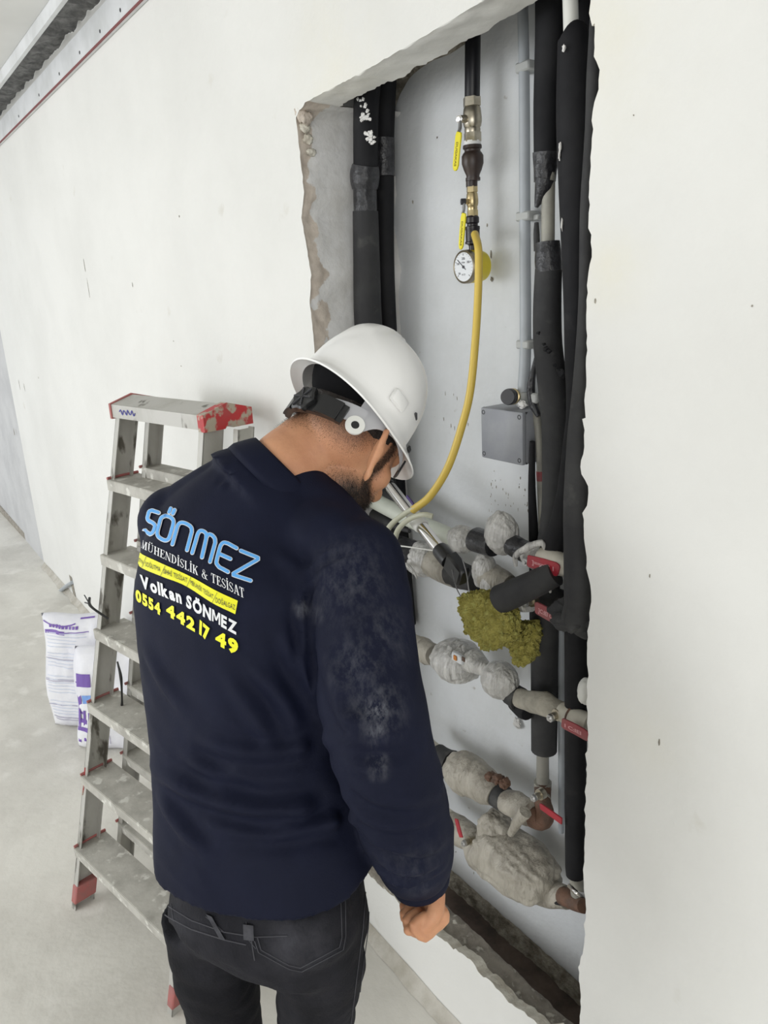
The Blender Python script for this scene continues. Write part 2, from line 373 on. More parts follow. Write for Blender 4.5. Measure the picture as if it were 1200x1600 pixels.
# niche back wall and the shaft it belongs to
def gridxz(x0, x1, z0, z1, y, nx, nz_, amp=.002, sc=6):
    V = []; F_ = []
    for j in range(nz_+1):
        for i in range(nx+1):
            x = x0+(x1-x0)*i/nx; z = z0+(z1-z0)*j/nz_
            V.append((x, y+amp*noise.noise(Vector((x*sc, 1, z*sc))), z))
    for j in range(nz_):
        for i in range(nx): a = j*(nx+1)+i; F_.append((a, a+1, a+nx+2, a+nx+1))
    return V, F_
tag(mk('wall_back', gridxz(-1.62, -.42, .02, 3.1, D, 40, 90), M_back), kind='structure')
tag(mk('wall_right', box((-.42, .165, 1.55), (.02, .2, 3.1)), M_back, smooth=False), kind='structure')
tag(mk('wall_left', box((-1.605, .165, 2.58), (.03, .19, 1.14)), M_wallr, smooth=False), kind='structure')
tag(mk('trim_1', box((-1.0, .165, 3.12), (1.25, .2, .04)), M_conc, smooth=False), kind='structure')
# wall core behind the lintel and beside the opening
core = join(box((-1.0, .045, 2.68), (1.2, .05, .96)), box((-.585, .035, 1.5), (.32, .03, 3.0)))
mk('wall_core', core, M_conc, wall, smooth=False)
# concrete sill of the niche with its trench
V = []; F_ = []; nx = 120; prof = [(-.0005, -.004), (.006, .0), (.025, .002), (.05, .001), (.075, .0), (.094, -.002), (.098, -.02), (.100, -.14)]
for i in range(nx+1):
    x = -1.60+1.15*i/nx
    for (y, dz) in prof:
        rgh = .007*noise.fractal(Vector((x*30, y*40, 2)), 1, 2, 4)
        yy = y+(.004*noise.noise(Vector((x*25, 3, 1))) if y > .08 else 0)
        if y < 0.004: rgh = -.002
        V.append((x, max(yy, .0005), .208+dz+rgh))
m_ = len(prof)
for i in range(nx):
    for j in range(m_-1): F_.append((i*m_+j, (i+1)*m_+j, (i+1)*m_+j+1, i*m_+j+1))
mk('sill', (V, F_), M_conc, wall, sharp=80)
mk('trench', box((-1.02, .175, .05), (1.15, .15, .04), bev=.004), M_trench, wall)
V = []; F_ = []; nx = 130; ny = 7
for i in range(nx+1):
    x = -1.60+1.15*i/nx; wd = .016+.010*noise.noise(Vector((x*7, 0, 0)))
    for j in range(ny+1):
        t = j/ny; z = .066+.052*t; y = D-.002-wd*(1-t)**1.3+.006*noise.fractal(Vector((x*40, t*4, 5)), 1, 2, 4)*(1-t*.6)
        V.append((x, min(y, D-.001), z+.006*noise.noise(Vector((x*33, 2, 2)))))
for i in range(nx):
    for j in range(ny): a = i*(ny+1)+j; F_.append((a, a+ny+1, a+ny+2, a+1))
mk('mortar_fillet', (V, F_), M_mortar, wall, sharp=180)
# rough mortar lump in the niche's upper left corner
V = []; F_ = []; ny = 6; lowc = catmull([Q(*q, D) for q in [(604,262),(610,215),(620,165),(640,124),(672,98),(705,84),(738,62)]], 7)
for i, p in enumerate(lowc):
    tp = np.array([p[0], D, p[2]+.16])
    for j in range(ny+1):
        t = j/ny; q = p+(tp-p)*t; V.append((q[0]+.004*noise.noise(Vector((q[2]*60, 1, 1))), D-.002-.02*t**.5-.008*noise.fractal(Vector((q[0]*40, t*4, q[2]*40)), 1, 2, 4)*min(1, t*4), q[2]))
for i in range(len(lowc)-1):
    for j in range(ny): a = i*(ny+1)+j; F_.append((a, a+ny+1, a+ny+2, a+1))
mk('mortar_lump', (V, F_), M_mortar, wall, sharp=180)
# crumbled corner of the hole
for k, (x, z, s) in enumerate([(-1.572, 2.118, .018), (-1.560, 2.105, .013), (-1.574, 2.088, .011), (-1.573, 2.066, .010), (-1.57, 2.04, .008)]):
    mk('plaster_crumb', blob((x, .012+.004*k % 3, z), (s*.7, .012, s), sub=3, nz=.5, seed=k), M_chip if k > 1 else M_broken, wall, sharp=180)
V = []; F_ = []
for i in range(501):
    x = -5.58+5.8*i/500
    for j in range(5):
        t = j/4; V.append((x, -.030*(1-t)**1.5*(1+.5*noise.noise(Vector((x*9, 1, 2))))-.0006-.002*abs(noise.noise(Vector((x*60, t*3, 2)))), .001+.028*t*(1+.4*noise.noise(Vector((x*7, 5, 2))))))
for i in range(500):
    for j in range(4): a = i*5+j; F_.append((a, a+1, a+6, a+5))
tag(mk('baseboard_front', (V, F_), M_lip, sharp=180), kind='structure')
V = []; F_ = []
floor = mk('floor', box((-3.2, -3.4, -.05), (12.5, 7.9, .1)), M_floor, smooth=False); tag(floor, kind='structure')
ceil = mk('ceiling', box((-1.5, -4.13, 2.70), (9.4, 8, .06)), M_ceil, smooth=False); tag(ceil, kind='structure')
# ceiling edge lip, groove and profile
tr = mk('trim_2', box((-1.5, -.122, 2.652), (9.4, .014, .045)), M_profile, smooth=False); tag(tr, kind='structure')
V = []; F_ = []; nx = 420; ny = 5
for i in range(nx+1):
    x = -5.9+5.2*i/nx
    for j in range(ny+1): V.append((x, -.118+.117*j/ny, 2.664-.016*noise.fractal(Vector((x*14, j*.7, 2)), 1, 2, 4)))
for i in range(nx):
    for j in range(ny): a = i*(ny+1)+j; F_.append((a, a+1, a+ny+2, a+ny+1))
tag(mk('trim_3', (V, F_), M_grooveshade, sharp=180), kind='structure')
pf = mk('trim_4', box((-1.2, -.008, 2.588), (8.8, .014, .088), bev=.002), M_profile, smooth=False); tag(pf, kind='structure')
tag(mk('trim_5', box((-1.2, -.0165, 2.545), (8.8, .004, .006)), M_redline, smooth=False), kind='structure')
for k in range(7):
    p = Q(40+k*32, 212-k*33, 0); mk('screw', lathe((p[0], -.0145, 2.572), (p[0], -.03, 2.572), [(0, .006), (.002, .005)], 10), M_boxd, pf)
# far corner: the wall steps back and goes on
tag(mk('wall_far', box((-7.6, .085, 1.6), (4.0, .1, 3.2), ax=[_n([1, -.012, 0]), _n([.012, 1, 0]), [0, 0, 1]]), M_far, smooth=False), kind='structure')
tag(mk('baseboard_far', box((-7.6, .03, .03), (4.0, .02, .06)), M_conc, smooth=False), kind='structure')
tag(mk('wall_corner', box((-5.61, .06, 1.6), (.02, .11, 3.2)), M_wallr, smooth=False), kind='structure')

# pencil marks, nicks on the front wall
marks = [(132,415,2,18),(138,450,1.4,26),(280,338,3,3),(207,445,2,8),(271,533,2,2),(283,572,2,2),(30,600,2,14),(38,605,2,12),(22,675,4,12),
         (1175,478,3,3),(1030,1160,3,12),(990,180,2,2),(165,900,1,1),(60,590,2,3),(1015,900,2,6),(760+170,470,3,8)]
mkV = []
for k, (a, b, ww, hh) in enumerate(marks):
    p = Q(a, b, -.0006); s = dep(p)/FPX
    mkV.append(blob(p, (ww*s*.5, .0008, hh*s*.5), sub=2, nz=.6, nsc=3, seed=k))
mk('wall_nick', join(*mkV), M_mortar, wall)['kind'] = 'stuff'

add_mask(M_wall, [(*Q(900, 60, 0), .28, .45), (*Q(520, 80, 0), .25, .4), (*Q(960, 420, 0), .10, .5), (*Q(1010, 1150, 0), .12, .3)], (.76, .72, .56), nscale=5, nlo=.35, nhi=.7)
rn = random.Random(11); sc = []
for k in range(60):
    if k < 34: a, b = rn.uniform(762, 826), rn.uniform(735, 800)
    elif k < 44: a, b = rn.uniform(690, 732), rn.uniform(612, 690)
    else: a, b = rn.uniform(640, 800), rn.uniform(1290, 1440)
    p = Q(a, b, D-.0006); sc.append(blob(p, (rn.uniform(.0006, .0016), .0008, rn.uniform(.001, .006)), sub=1, nz=.5, seed=k))
for a, b, s1, s2 in [(767,398,.002,.008),(768,436,.004,.005),(761,352,.002,.003),(645,315,.002,.004),(683,215,.002,.002)]: sc.append(blob(Q(a, b, D-.0006), (s1, .001, s2), sub=2, nz=.8, seed=int(a)))
bk = [o for o in bpy.data.objects if o.name == 'wall_back'][0]
mk('wall_scuff', join(*sc), M_mortar, bk)['kind'] = 'stuff'

# ================================================================== RISERS AND PIPES IN THE NICHE
def base(p): return (p[0], p[1], p[2])
# -- left front riser
t = thing('insulated_riser', Q(572, 1000, .17), 'thick black foam-insulated riser in left niche corner, white plaster smears near its top', 'pipe')
a = ptube([(578,100,.135,40),(572,170,.135,40),(571,262,.135,38)], 20, 3); mk('upper_sleeve', a, M_foam, t)
a = ptube([(571,258,.135,42),(570,272,.135,47),(570,286,.135,45),(570,296,.135,40)], 20, 3); mk('collar', a, M_tape, t)
a = ptube([(570,292,.135,37),(571,332,.135,37)], 20, 0); mk('tape_wrap', a, M_tape, t)
a = ptube([(571,330,.135,40),(573,420,.135,42),(576,520,.14,44),(590,700,.165,46),(610,850,.205,44),(618,972,.21,44)], 20, 3); mk('lower_sleeve', a, M_foamg, t)
rn = random.Random(3); sp = []
for k in range(46):
    py = rn.choice([rn.uniform(150, 175), rn.uniform(178, 190), rn.uniform(205, 225)]); px = 556+(py-150)*.28+rn.uniform(-2, 12)
    p = Q(px, py, .135-.036+.0004*abs(px-566)); sp.append(blob(p, (rn.uniform(.002, .0055), .0025, rn.uniform(.0015, .004)), sub=2, nz=.7, seed=k))
s_ = mk('plaster_splatter', join(*sp), M_plastersplash, t); s_['kind'] = 'stuff'
t = thing('insulated_riser', Q(612, 1000, .20), 'slimmer black insulated riser half hidden behind the smeared left corner riser', 'pipe')
mk('sleeve', ptube([(606,90,.205,30),(601,215,.205,30),(602,290,.205,28),(603,400,.205,26),(607,520,.21,27),(622,800,.222,28),(636,975,.222,28)], 18, 3), M_foam, t)
mk('tape_wrap', ptube([(600,215,.20,33),(600,235,.20,34),(601,275,.20,33)], 18, 2), M_tape, t)

# -- gas line
def valve(root, c, h, r, m, nseg=8):
    """ball valve body along z through c, total height h"""
    a = np.array(c)+[0, 0, h/2]; b = np.array(c)-[0, 0, h/2]
    mk('hex_nut', lathe(a, b, [(0, r*.95), (0, r), (h*.2, r), (h*.2, r*.9)], 6), m, root, sharp=30)
    mk('valve_body', lathe(a, b, [(h*.19, r*.8), (h*.25, r*.95), (h*.36, r*1.0), (h*.45, r*1.05), (h*.55, r*1.05), (h*.65, r*.95), (h*.68, r*.85), (h*.72, r*.9), (h*.8, r*.85)], 20), m, root)
    mk('hex_nut', lathe(a, b, [(h*.79, r*.9), (h*.79, r), (h, r), (h, r*.95)], 6), m, root, sharp=30)
gy = .20
def gx(px, py): return Q(px, py, gy)
t = thing('gas_pipe', gx(738, 150), 'black steel gas pipe dropping from the lintel onto the upper yellow-handled valve', 'pipe')
mk('pipe', ptube([(739,40,gy,25),(738,152,gy,24)], 20, 0), M_gas, t)
c = (gx(738,152)+gx(738,222))/2; h = gx(738,152)[2]-gx(738,222)[2]
t = thing('ball_valve', c-[0, 0, h/2], 'larger nickel-plated ball valve with yellow lever, upper one on the gas line', 'valve')
r = 14.2*dep(c)/FPX; valve(t, c, h, r, M_brass)
stem = Q(719,186,gy-.035); cst = gx(734,186)
mk('stem', tube([cst, stem], [r*.5, r*.36], 14), M_brass, t)
mk('stem_nut', lathe(stem, stem+(stem-cst)*.3, [(-.004, .007), (.004, .0075), (.005, .004), (.007, .004)], 6), M_chrome, t, sharp=30)
def lever(root, pts, wpx, m, y, thick=.004, letters=None, mlet=None, name='lever'):
    """flat lever following (px,py) centre points on plane y; returns plate"""
    P = [Q(a, b, y) for a, b in pts]; V = []; n = len(P)
    for i, p in enumerate(P):
        tt = P[min(i+1, n-1)]-P[max(i-1, 0)]; tt /= np.linalg.norm(tt); sd = np.cross(tt, [0, 1, 0]); sd /= np.linalg.norm(sd)
        hw = (wpx[i] if isinstance(wpx, (list, tuple)) else wpx)/2*dep(p)/FPX
        V.append((p-sd*hw, p+sd*hw))
    poly = [v[0] for v in V]+[v[1] for v in V[::-1]]
    vf = prism(poly, (0, thick, 0)); bm = bmesh.new(); vs_ = [bm.verts.new(q) for q in vf[0]]
    for f in vf[1]: bm.faces.new([vs_[i] for i in f])
    bmesh.ops.recalc_face_normals(bm, faces=bm.faces)
    bmesh.ops.bevel(bm, geom=list(bm.edges), offset=.0008, segments=1, affect='EDGES')
    bm.verts.index_update(); out = [tuple(v.co) for v in bm.verts], [tuple(v.index for v in f.verts) for f in bm.faces]; bm.free()
    return mk(name, out, m, root, sharp=30)
mk('lever_neck', join(tube([stem+[0, 0, .002], Q(719,200,gy-.04), Q(716,208,gy-.045)], .0035, 8, 3)), M_wire, t)
lv = lever(t, [(716.5,206),(715.5,212),(713,235),(711,258),(710.5,264),(710.5,267)], [10,13.5,13,13,10,4], M_yh, gy-.052)
def textmesh(s, bold=0.0, res=3, sp=1.0):
    if s == 'M' and bold > .02:
        w_ = .13; PP = [[(0, 0), (w_, 0), (w_, .73), (0, .73)], [(.58, 0), (.58+w_, 0), (.58+w_, .73), (.58, .73)], [(0.02, .73), (.17, .73), (.42, .16), (.29, .16)], [(.54, .73), (.69, .73), (.42, .16), (.29, .16)]]
        return np.array([(a, b, 0.) for p in PP for a, b in p]), [tuple(range(4*k, 4*k+4)) for k in range(4)]
    c = bpy.data.curves.new('t', 'FONT'); c.body = s; c.size = 1; c.offset = bold; c.space_character = sp; c.resolution_u = res; c.fill_mode = 'FRONT'
    o = bpy.data.objects.new('t', c); COL.objects.link(o); bpy.context.view_layer.update()
    m = bpy.data.meshes.new_from_object(o.evaluated_get(bpy.context.evaluated_depsgraph_get()))
    V = np.array([v.co[:] for v in m.vertices]); F_ = [tuple(p.vertices) for p in m.polygons]
    bpy.data.objects.remove(o); bpy.data.curves.remove(c); bpy.data.meshes.remove(m)
    return V, F_
def text_on(s, org, u, v, name, m, parent, bold=.0):
    """flat text: glyph x -> u (full width vector), cap height -> v"""
    V, F_ = textmesh(s, bold); x0, x1 = V[:, 0].min(), V[:, 0].max(); y1 = .73
    W = [np.array(org)+(p[0]-x0)/(x1-x0)*np.array(u)+p[1]/y1*np.array(v) for p in V]
    return mk(name, (W, F_), m, parent, smooth=False)
def vtext(s, a, b, wpx, y, parent, m):
    A = Q(*a, y); B = Q(*b, y); u = B-A; sd = np.cross([0, 1, 0], u); sd /= np.linalg.norm(sd); sd *= wpx*dep(A)/FPX
    text_on(s, A+sd*.5, u, -sd, 'lettering', m, parent, .02)
vtext('DUGAKAS', (714.5,222), (710.8,260), 4.5, gy-.0526, lv, M_yd)
# thread seal, reducer
t = thing('reducer_fitting', gx(738,290), 'dark brown bell-shaped reducing coupling below the larger gas valve', 'fitting')
mk('thread_seal', ptube([(738,220,gy,27),(738,228,gy,27)], 20), M_ptfe, t)
def lat(px, pys, m, name, root, seg=20, y=gy):
    P = [Q(px+(py-pys[0][0])*(-.02), py, y) for py, _ in pys]; prof = [(P[0][2]-p[2], w_/2*dep(p)/FPX) for p, (_, w_) in zip(P, pys)]
    return mk(name, lathe(P[0], P[0]-[0, 0, 1], prof, seg), m, root, sharp=35)
lat(738, [(227,29),(232,30),(234,25),(237,25),(240,30),(244,34),(256,34),(266,28),(274,21),(278,20),(278,23),(283,23),(283,19)], M_mall, 'bell', t)
lat(737, [(282,18),(292,18)], M_mall, 'spigot', t)
t = thing('ball_valve', gx(738,340), 'smaller brass ball valve with yellow lever, lower one on the gas line', 'valve')
c = (gx(738,291)+gx(738,338))/2; h = gx(738,291)[2]-gx(738,338)[2]; valve(t, c, h, 9*dep(c)/FPX, M_gold)
stem = Q(725,315,gy-.03); mk('stem', tube([gx(735,315), stem], [.006, .0045], 12), M_gold, t)
mk('stem_nut', lathe(stem, stem+[-.006, -.012, 0], [(-.003, .0065), (.006, .0065)], 6), M_boxd, t, sharp=30)
mk('lever_neck', tube([stem, Q(725,327,gy-.035), Q(723,334,gy-.04)], .003, 8, 3), M_wire, t)
lv = lever(t, [(724,333),(723,340),(721,362),(719.5,382),(719,387),(718.5,390)], [8,11,11,10.5,8,3], M_yh, gy-.047)
vtext('DUGAKAS', (722.3,346), (719.8,384), 4, gy-.0476, lv, M_yd)
t = thing('tee_fitting', gx(738,400), 'black threaded tee fitting from which the yellow hose leaves', 'fitting')
lat(738, [(337,17),(340,21),(348,21),(350,17),(353,17),(354,23),(358,23),(360,22),(375,22),(377,22),(378,24),(381,24),(382,17),(384,13),(394,12)], M_blackfit, 'body', t)
hp = [Q(742,366,gy-.045)]
mk('outlet', tube([gx(739,367), Q(741,367,gy-.035)], .009, 14), M_blackfit, t)
# gauge: faces out of the niche
gc = Q(727,417,gy-.028); gr_ = 25*dep(gc)/FPX; gb = Q(746,416,gy+.005)
ax = _n(gc-gb); t = thing('pressure_gauge', gc-[0, 0, gr_], 'round yellow-cased pressure gauge with white dial and bronze rim', 'gauge')
mk('case', lathe(gc, gb, [(.004, gr_*.97), (.010, gr_), (.034, gr_*.99), (.044, gr_*.9), (.05, gr_*.6)], 32), M_yg, t)
mk('rim', lathe(gc, gb, [(-.003, gr_*.86), (-.006, gr_*.93), (-.004, gr_*1.0), (.006, gr_*1.02), (.008, gr_*.97)], 40), M_rim, t)
dl = mk('dial', lathe(gc, gb, [(-.0045, gr_*.02), (-.0045, gr_*.87), (0, gr_*.87)], 36), M_dial, t)
X_, Y_, Z_ = frame(ax)   # X_ lateral, Y_ up
dd = []
fc = gc+ax*.0052
for k in range(21):
    an = math.radians(225-270*k/20); d_ = -math.cos(an)*X_*-1+math.sin(an)*Y_; s = np.cross(ax, d_)
    r0 = .78 if k % 5 else .68; dd.append(box(fc+d_*gr_*(r0+.82)/2, (gr_*(.82-r0), .0007, .0003), [d_, s, ax]))
mk('dial_marks', join(*dd), M_ink, dl, smooth=False)
def dtext(s, ox, oy, hgt):
    V, F_ = textmesh(s, .01); V = V-[(V[:, 0].min()+V[:, 0].max())/2, .35, 0]
    return [fc+X_*(ox*gr_+p[0]*hgt*gr_)+Y_*(oy*gr_+p[1]*hgt*gr_) for p in V], F_
mk('dial_figures', join(dtext('250', 0, .50, .2), dtext('350', .45, .28, .18), dtext('150', -.5, .2, .18), dtext('50', -.4, -.38, .18), dtext('mbar', 0, .28, .16), dtext('kl 2.5', 0, -.45, .15)), M_ink, dl, smooth=False)
nd = _n(-X_*.8+Y_*.65); mk('needle', join(box(fc+nd*gr_*.22, (gr_*.95, .0012, .0008), [nd, np.cross(ax, nd), ax]), lathe(fc, fc+ax, [(0, .003), (.001, .003)], 12)), M_ink, dl, smooth=False)
mk('socket', tube([gx(738,390), gx(737,398)+[0, 0, -.002]], .008, 10), M_mall, t)
# hose
hp += [Q(747,385,gy-.072), Q(748,410,gy-.080), Q(747,460,.11), Q(743,530,.09), Q(735,610,.07), Q(722,665,.06), Q(700,730,.04), Q(672,775,.03), Q(645,797,.02)]
rad = [6.2*dep(p)/FPX for p in hp]
tag(mk('yellow_hose', tube(hp, rad, 16, 8), M_hose), 'long yellow rubber hose curving from the gas tee down to the clear tube', 'hose')
cl = [Q(650,793,.02), Q(635,801,.015), Q(613,818,.01), Q(600,838,.01), Q(596,852,.012)]
tag(mk('clear_tube', tube(cl, [4.5*dep(p)/FPX for p in cl], 12, 5), M_clear), 'milky clear tube joining the end of the yellow hose to the brown manometer', 'tube')
cl = [Q(676,807,.02), Q(662,804,.01), Q(640,811,.002), Q(622,828,.005), Q(615,852,.012)]
tag(mk('clear_tube', tube(cl, [4.3*dep(p)/FPX for p in cl], 12, 5), M_clear), 'shorter milky clear tube looping over the white pump collar', 'tube')
mt = thing('manometer', Q(608, 940, .015), 'brown and clear tube manometer body just right of the man\'s arm', 'gauge')
for k, dx in enumerate((0, 9, 17)):
    a, b = Q(599+dx, 846, .015), Q(603+dx*.7, 1000, .015); mk('column', tube([a, b], [.0062, .0055], 12), M_copper, mt)
mk('cap', box(Q(608,848,.015), (.032, .018, .010), bev=.002), M_copper, mt)
# ties around the pump and manometer
tw = [Q(598,851,-.002), Q(625,853,-.004), Q(655,857,0), Q(688,862,.012)]
tag(mk('string_tie', tube(tw, .0016, 6, 4), M_whitep), 'thin white string tying the brown manometer to the chrome pump', 'string')

# -- hand pump
pa, pb = Q(600,748,.065), Q(712,890,.012); pt = thing('hand_pump', pb, 'chrome hand air pump with black ends and wire foot, slanting across the pipes', 'pump')
d_ = _n(pb-pa); Lp = np.linalg.norm(pb-pa)
def pl(t0, t1, prof, m, name, seg=20): return mk(name, lathe(pa+d_*Lp*t0, pb, [(a*Lp*(t1-t0), b) for a, b in prof], seg), m, pt)
pl(-.03, .0, [(0, .027), (.3, .030), (.9, .028), (1, .012)], M_blackp, 'top_grip')
pl(0, .10, [(0, .012), (1, .014)], M_blackp, 'neck')
pl(.07, .84, [(0, .0125), (.01, .0130), (1, .0130)], M_chrome, 'barrel')
pl(.44, .57, [(0, .0145), (.1, .017), (.9, .017), (1, .0145)], M_whitep, 'collar')
pl(.80, .92, [(0, .0165), (.1, .0175), (.9, .0175), (1, .017)], M_blackp, 'lower_cap')
q = pa+d_*Lp*.98; x_, y_, z_ = frame(d_)
mk('foot_block', box(q+[.008, 0, 0], (.040, .028, .062), [_n(np.cross(d_, [0, 1, 0])), [0, 1, 0], d_], bev=.005), M_blackp, pt)
p1 = Q(722,872,-.004)
mk('wire_foot', join(tube([p1, Q(729,897,-.006), Q(733,925,-.002)], .0013, 6, 3), tube([Q(706,890,-.004), Q(713,918,-.002), Q(720,932,0)], .0013, 6, 3)), M_wire, pt)
lb = Q(641,782,.030); mk('sticker', box(lb+[0, -.0, 0], (.007, .004, .034), [_n(np.cross(d_, [0, 1, 0])), [0, 1, 0], d_], bev=.001), M_violet, pt)

# -- conduit, clamps, box
cy = .222
t = thing('conduit', Q(819,630,cy), 'straight grey plastic conduit running down to the junction box', 'conduit')
mk('pipe', ptube([(816,-10,cy,17),(819,120,cy,17),(820,340,cy,17.5),(821,540,cy,18),(818,600,cy,18),(818,612,cy,18)], 16, 3), M_conduit, t)
mk('socket', ptube([(818,612,cy,22),(818,634,cy,22)], 16), M_clamp, t)
for py in (105, 338, 538):
    c = Q(820, py, cy); mk('clamp', join(box(c+[.002, .006, 0], (.036, .034, .017), bev=.003), box(c+[.024, .012, -.004], (.016, .02, .010), bev=.002)), M_clamp, t)
c = Q(783,679,.165); wv = .118
t = thing('junction_box', c-[0, 0, .06], 'square grey plastic junction box with four corner screws under the conduit', 'box')
cb = np.array([Q(783,679,.18)[0], .215, Q(783,679,.18)[2]])
fx0, fx1 = Q(752,680,.165)[0], Q(817,680,.165)[0]; fz1, fz0 = Q(783,640,.165)[2], Q(783,721,.165)[2]
cx, cz = (fx0+fx1)/2, (fz0+fz1)/2; bw, bh = fx1-fx0, fz1-fz0
mk('case', box((cx, .210, cz), (bw, .075, bh), bev=.006, seg=2), M_box, t)
lid = mk('lid', box((cx, .170, cz), (bw*1.0, .012, bh*1.0), bev=.004, seg=2), M_box, t)
mk('seam', box((cx, .1775, cz), (bw*.98, .004, bh*.98)), M_boxd, t, smooth=False)
for sx in (-1, 1):
    for sz in (-1, 1):
        p = (cx+sx*(bw/2-.009), .1645, cz+sz*(bh/2-.010)); mk('screw', lathe(p, (p[0], -1, p[2]), [(-.001, .005), (.001, .0048), (.001, .003), (.0002, .0028)], 14), M_boxd, lid)
k_ = Q(796,620,.185); t = thing('cable_gland', k_-[0, 0, .015], 'dark round brass-collared gland sitting on top of the junction box', 'fitting')
e_ = _n([.35, -.9, .1])
mk('collar', lathe(k_-e_*.022, k_, [(0, .013), (.004, .0165), (.010, .0165), (.012, .012), (.02, .012)], 24), M_gold, t)
mk('cap', lathe(k_, k_+e_, [(-.008, .014), (-.006, .0165), (.004, .0165), (.006, .014), (.006, .0155), (.010, .015)], 26), M_boxd, t)
mk('paint_blob', blob(Q(816,632,.195), (.010, .008, .008), sub=3, nz=.6, seed=4), M_plastersplash, t)

# -- right-hand risers
ry = .165
t = thing('insulated_riser', Q(850,1178,ry), 'patched black riser beside the conduit, bare pipe showing through torn insulation', 'pipe')
mk('upper_sleeve', ptube([(862,-20,ry,52),(859,60,ry,46),(855,160,ry,43),(853,240,ry,38)], 20, 3), M_foam, t)
mk('tape_wrap', ptube([(853,238,ry,40),(852,262,ry,38),(851,284,ry,35)], 20, 3, nz=.12), M_tape, t)
V, F_ = ptube([(852,280,ry-.004,34),(848,296,ry-.006,28),(842,312,ry-.010,16),(838,324,ry-.014,6)], 16, 3, nz=.3); mk('torn_flap', (V, F_), M_tape, t)
mk('bare_pipe', ptube([(857,270,ry,21),(856,395,ry,21)], 18), M_pprg, t)
mk('tape_wrap', ptube([(856,378,ry,38),(857,400,ry,41),(858,424,ry,41)], 20, 3, nz=.08), M_tape, t)
V, F_ = ptube([(838,348,ry-.01,8),(838,365,ry-.012,11),(839,392,ry-.008,10)], 10, 3, nz=.3); mk('torn_flap', (V, F_), M_foamg, t)
mk('lower_sleeve', ptube([(857,420,ry,42),(855,480,ry,44),(856,540,ry,45),(863,600,ry,46),(868,660,ry,44),(868,720,ry,42),(866,800,ry,40),(856,880,ry,42),(851,960,ry+.01,44),(851,1060,ry+.02,43),(850,1172,ry+.02,40)], 20, 3), M_foamg, t)
mk('tail_pipe', ptube([(848,1165,ry+.02,19),(848,1232,ry+.02,20)], 18), M_pprg, t)
bl = []
for k, (a, b, s) in enumerate([(853,545,.006),(858,549,.005),(867,571,.004),(877,583,.009),(873,578,.005),(841,520,.004),(896,504,.003),(850,538,.003)]):
    bl.append(blob(Q(a, b, ry-.034), (s, .003, s*.8), sub=2, nz=.7, seed=k))
mk('insulation_nick', join(*bl), M_foam, t)['kind'] = 'stuff'
t = thing('service_pipe', Q(848,850,.21), 'thin grey-beige pipe with a red band, in shadow beside the junction box', 'pipe')
mk('pipe', ptube([(836,628,.20,12),(843,690,.20,13),(846,760,.20,14),(850,840,.20,16),(850,870,.2,16)], 14, 3), M_pprg, t)
mk('red_band', ptube([(845.2,736,.20,15),(846,751,.20,15)], 14), M_redd, t)
tag(mk('cable_strip', ptube([(838,560,.19,7),(830,600,.19,12),(832,628,.19,13),(842,650,.19,8)], 10, 4, nz=.2), M_tape), 'loose black taped cable bulging out just right of the conduit foot', 'cable')
tag(mk('cable_strip', ptube([(832,690,.17,9),(831,760,.18,12),(834,840,.19,16),(836,930,.19,18),(836,1000,.2,18)], 12, 4), M_foam), 'flat black foam strip hanging down below the junction box', 'cable')
mk('clip', box(Q(836,622,.19), (.018, .012, .020), bev=.003), M_clamp, t)
t = thing('insulated_riser', Q(915,250,.19), 'black riser deep in the upper right corner, behind the white plastic pipe', 'pipe')
mk('sleeve', ptube([(912,-60,.20,52),(914,150,.20,50),(914,420,.20,46),(914,900,.2,44)], 18, 2), M_foam, t)
# big riser in front
by = .10
t = thing('insulated_riser', Q(850,850,by), 'thickest black insulated riser at right edge, white pipe emerging from its top', 'pipe')
mk('white_pipe', ptube([(890,-40,by,24),(893,70,by,24)], 20), M_whitep, t)
mk('sleeve', ptube([(894,56,by,46),(897,70,by,51),(897,180,by,55),(899,300,by,51),(900,400,by,44),(900,480,by,38),(899,560,by,33),(900,640,by,30),(894,700,by,30),(886,770,by,32),(873,830,by+.01,36),(858,868,by+.02,36)], 22, 4), M_foam, t)
bl = [blob(Q(881,75,by-.030), (.003, .002, .005), sub=2, nz=.6, seed=1), blob(Q(875,230,by-.030), (.002, .002, .008), sub=2, nz=.6, seed=2), blob(Q(874,243,by-.028), (.0015, .002, .007), sub=2, nz=.6, seed=3), blob(Q(878,350,by-.025), (.0012, .002, .010), sub=2, nz=.6, seed=5)]
mk('plaster_splatter', join(*bl), M_plastersplash, t)['kind'] = 'stuff'
t = thing('insulation_sleeve', Q(905,985,.06), 'long split grey foam sleeve hugging the broken right edge of the hole', 'insulation')
mk('sleeve', ptube([(928,30,.075,14),(928,110,.075,22),(924,200,.075,20),(917,330,.07,22),(914,480,.07,22),(909,600,.065,28),(905,690,.06,38),(905,760,.055,46),(905,860,.05,50),(906,930,.05,48),(904,975,.055,46)], 18, 4, nz=.08, nsc=10), M_foamg, t)
mk('split_edge', ptube([(886,850,.035,5),(889,900,.03,7),(888,935,.028,10),(882,965,.035,12)], 10, 4), M_foamg, t)
mk('sagging_end', blob(Q(896,962,.06), (.045, .03, .030), sub=4, nz=.4, nsc=2, seed=3), M_foamg, t)
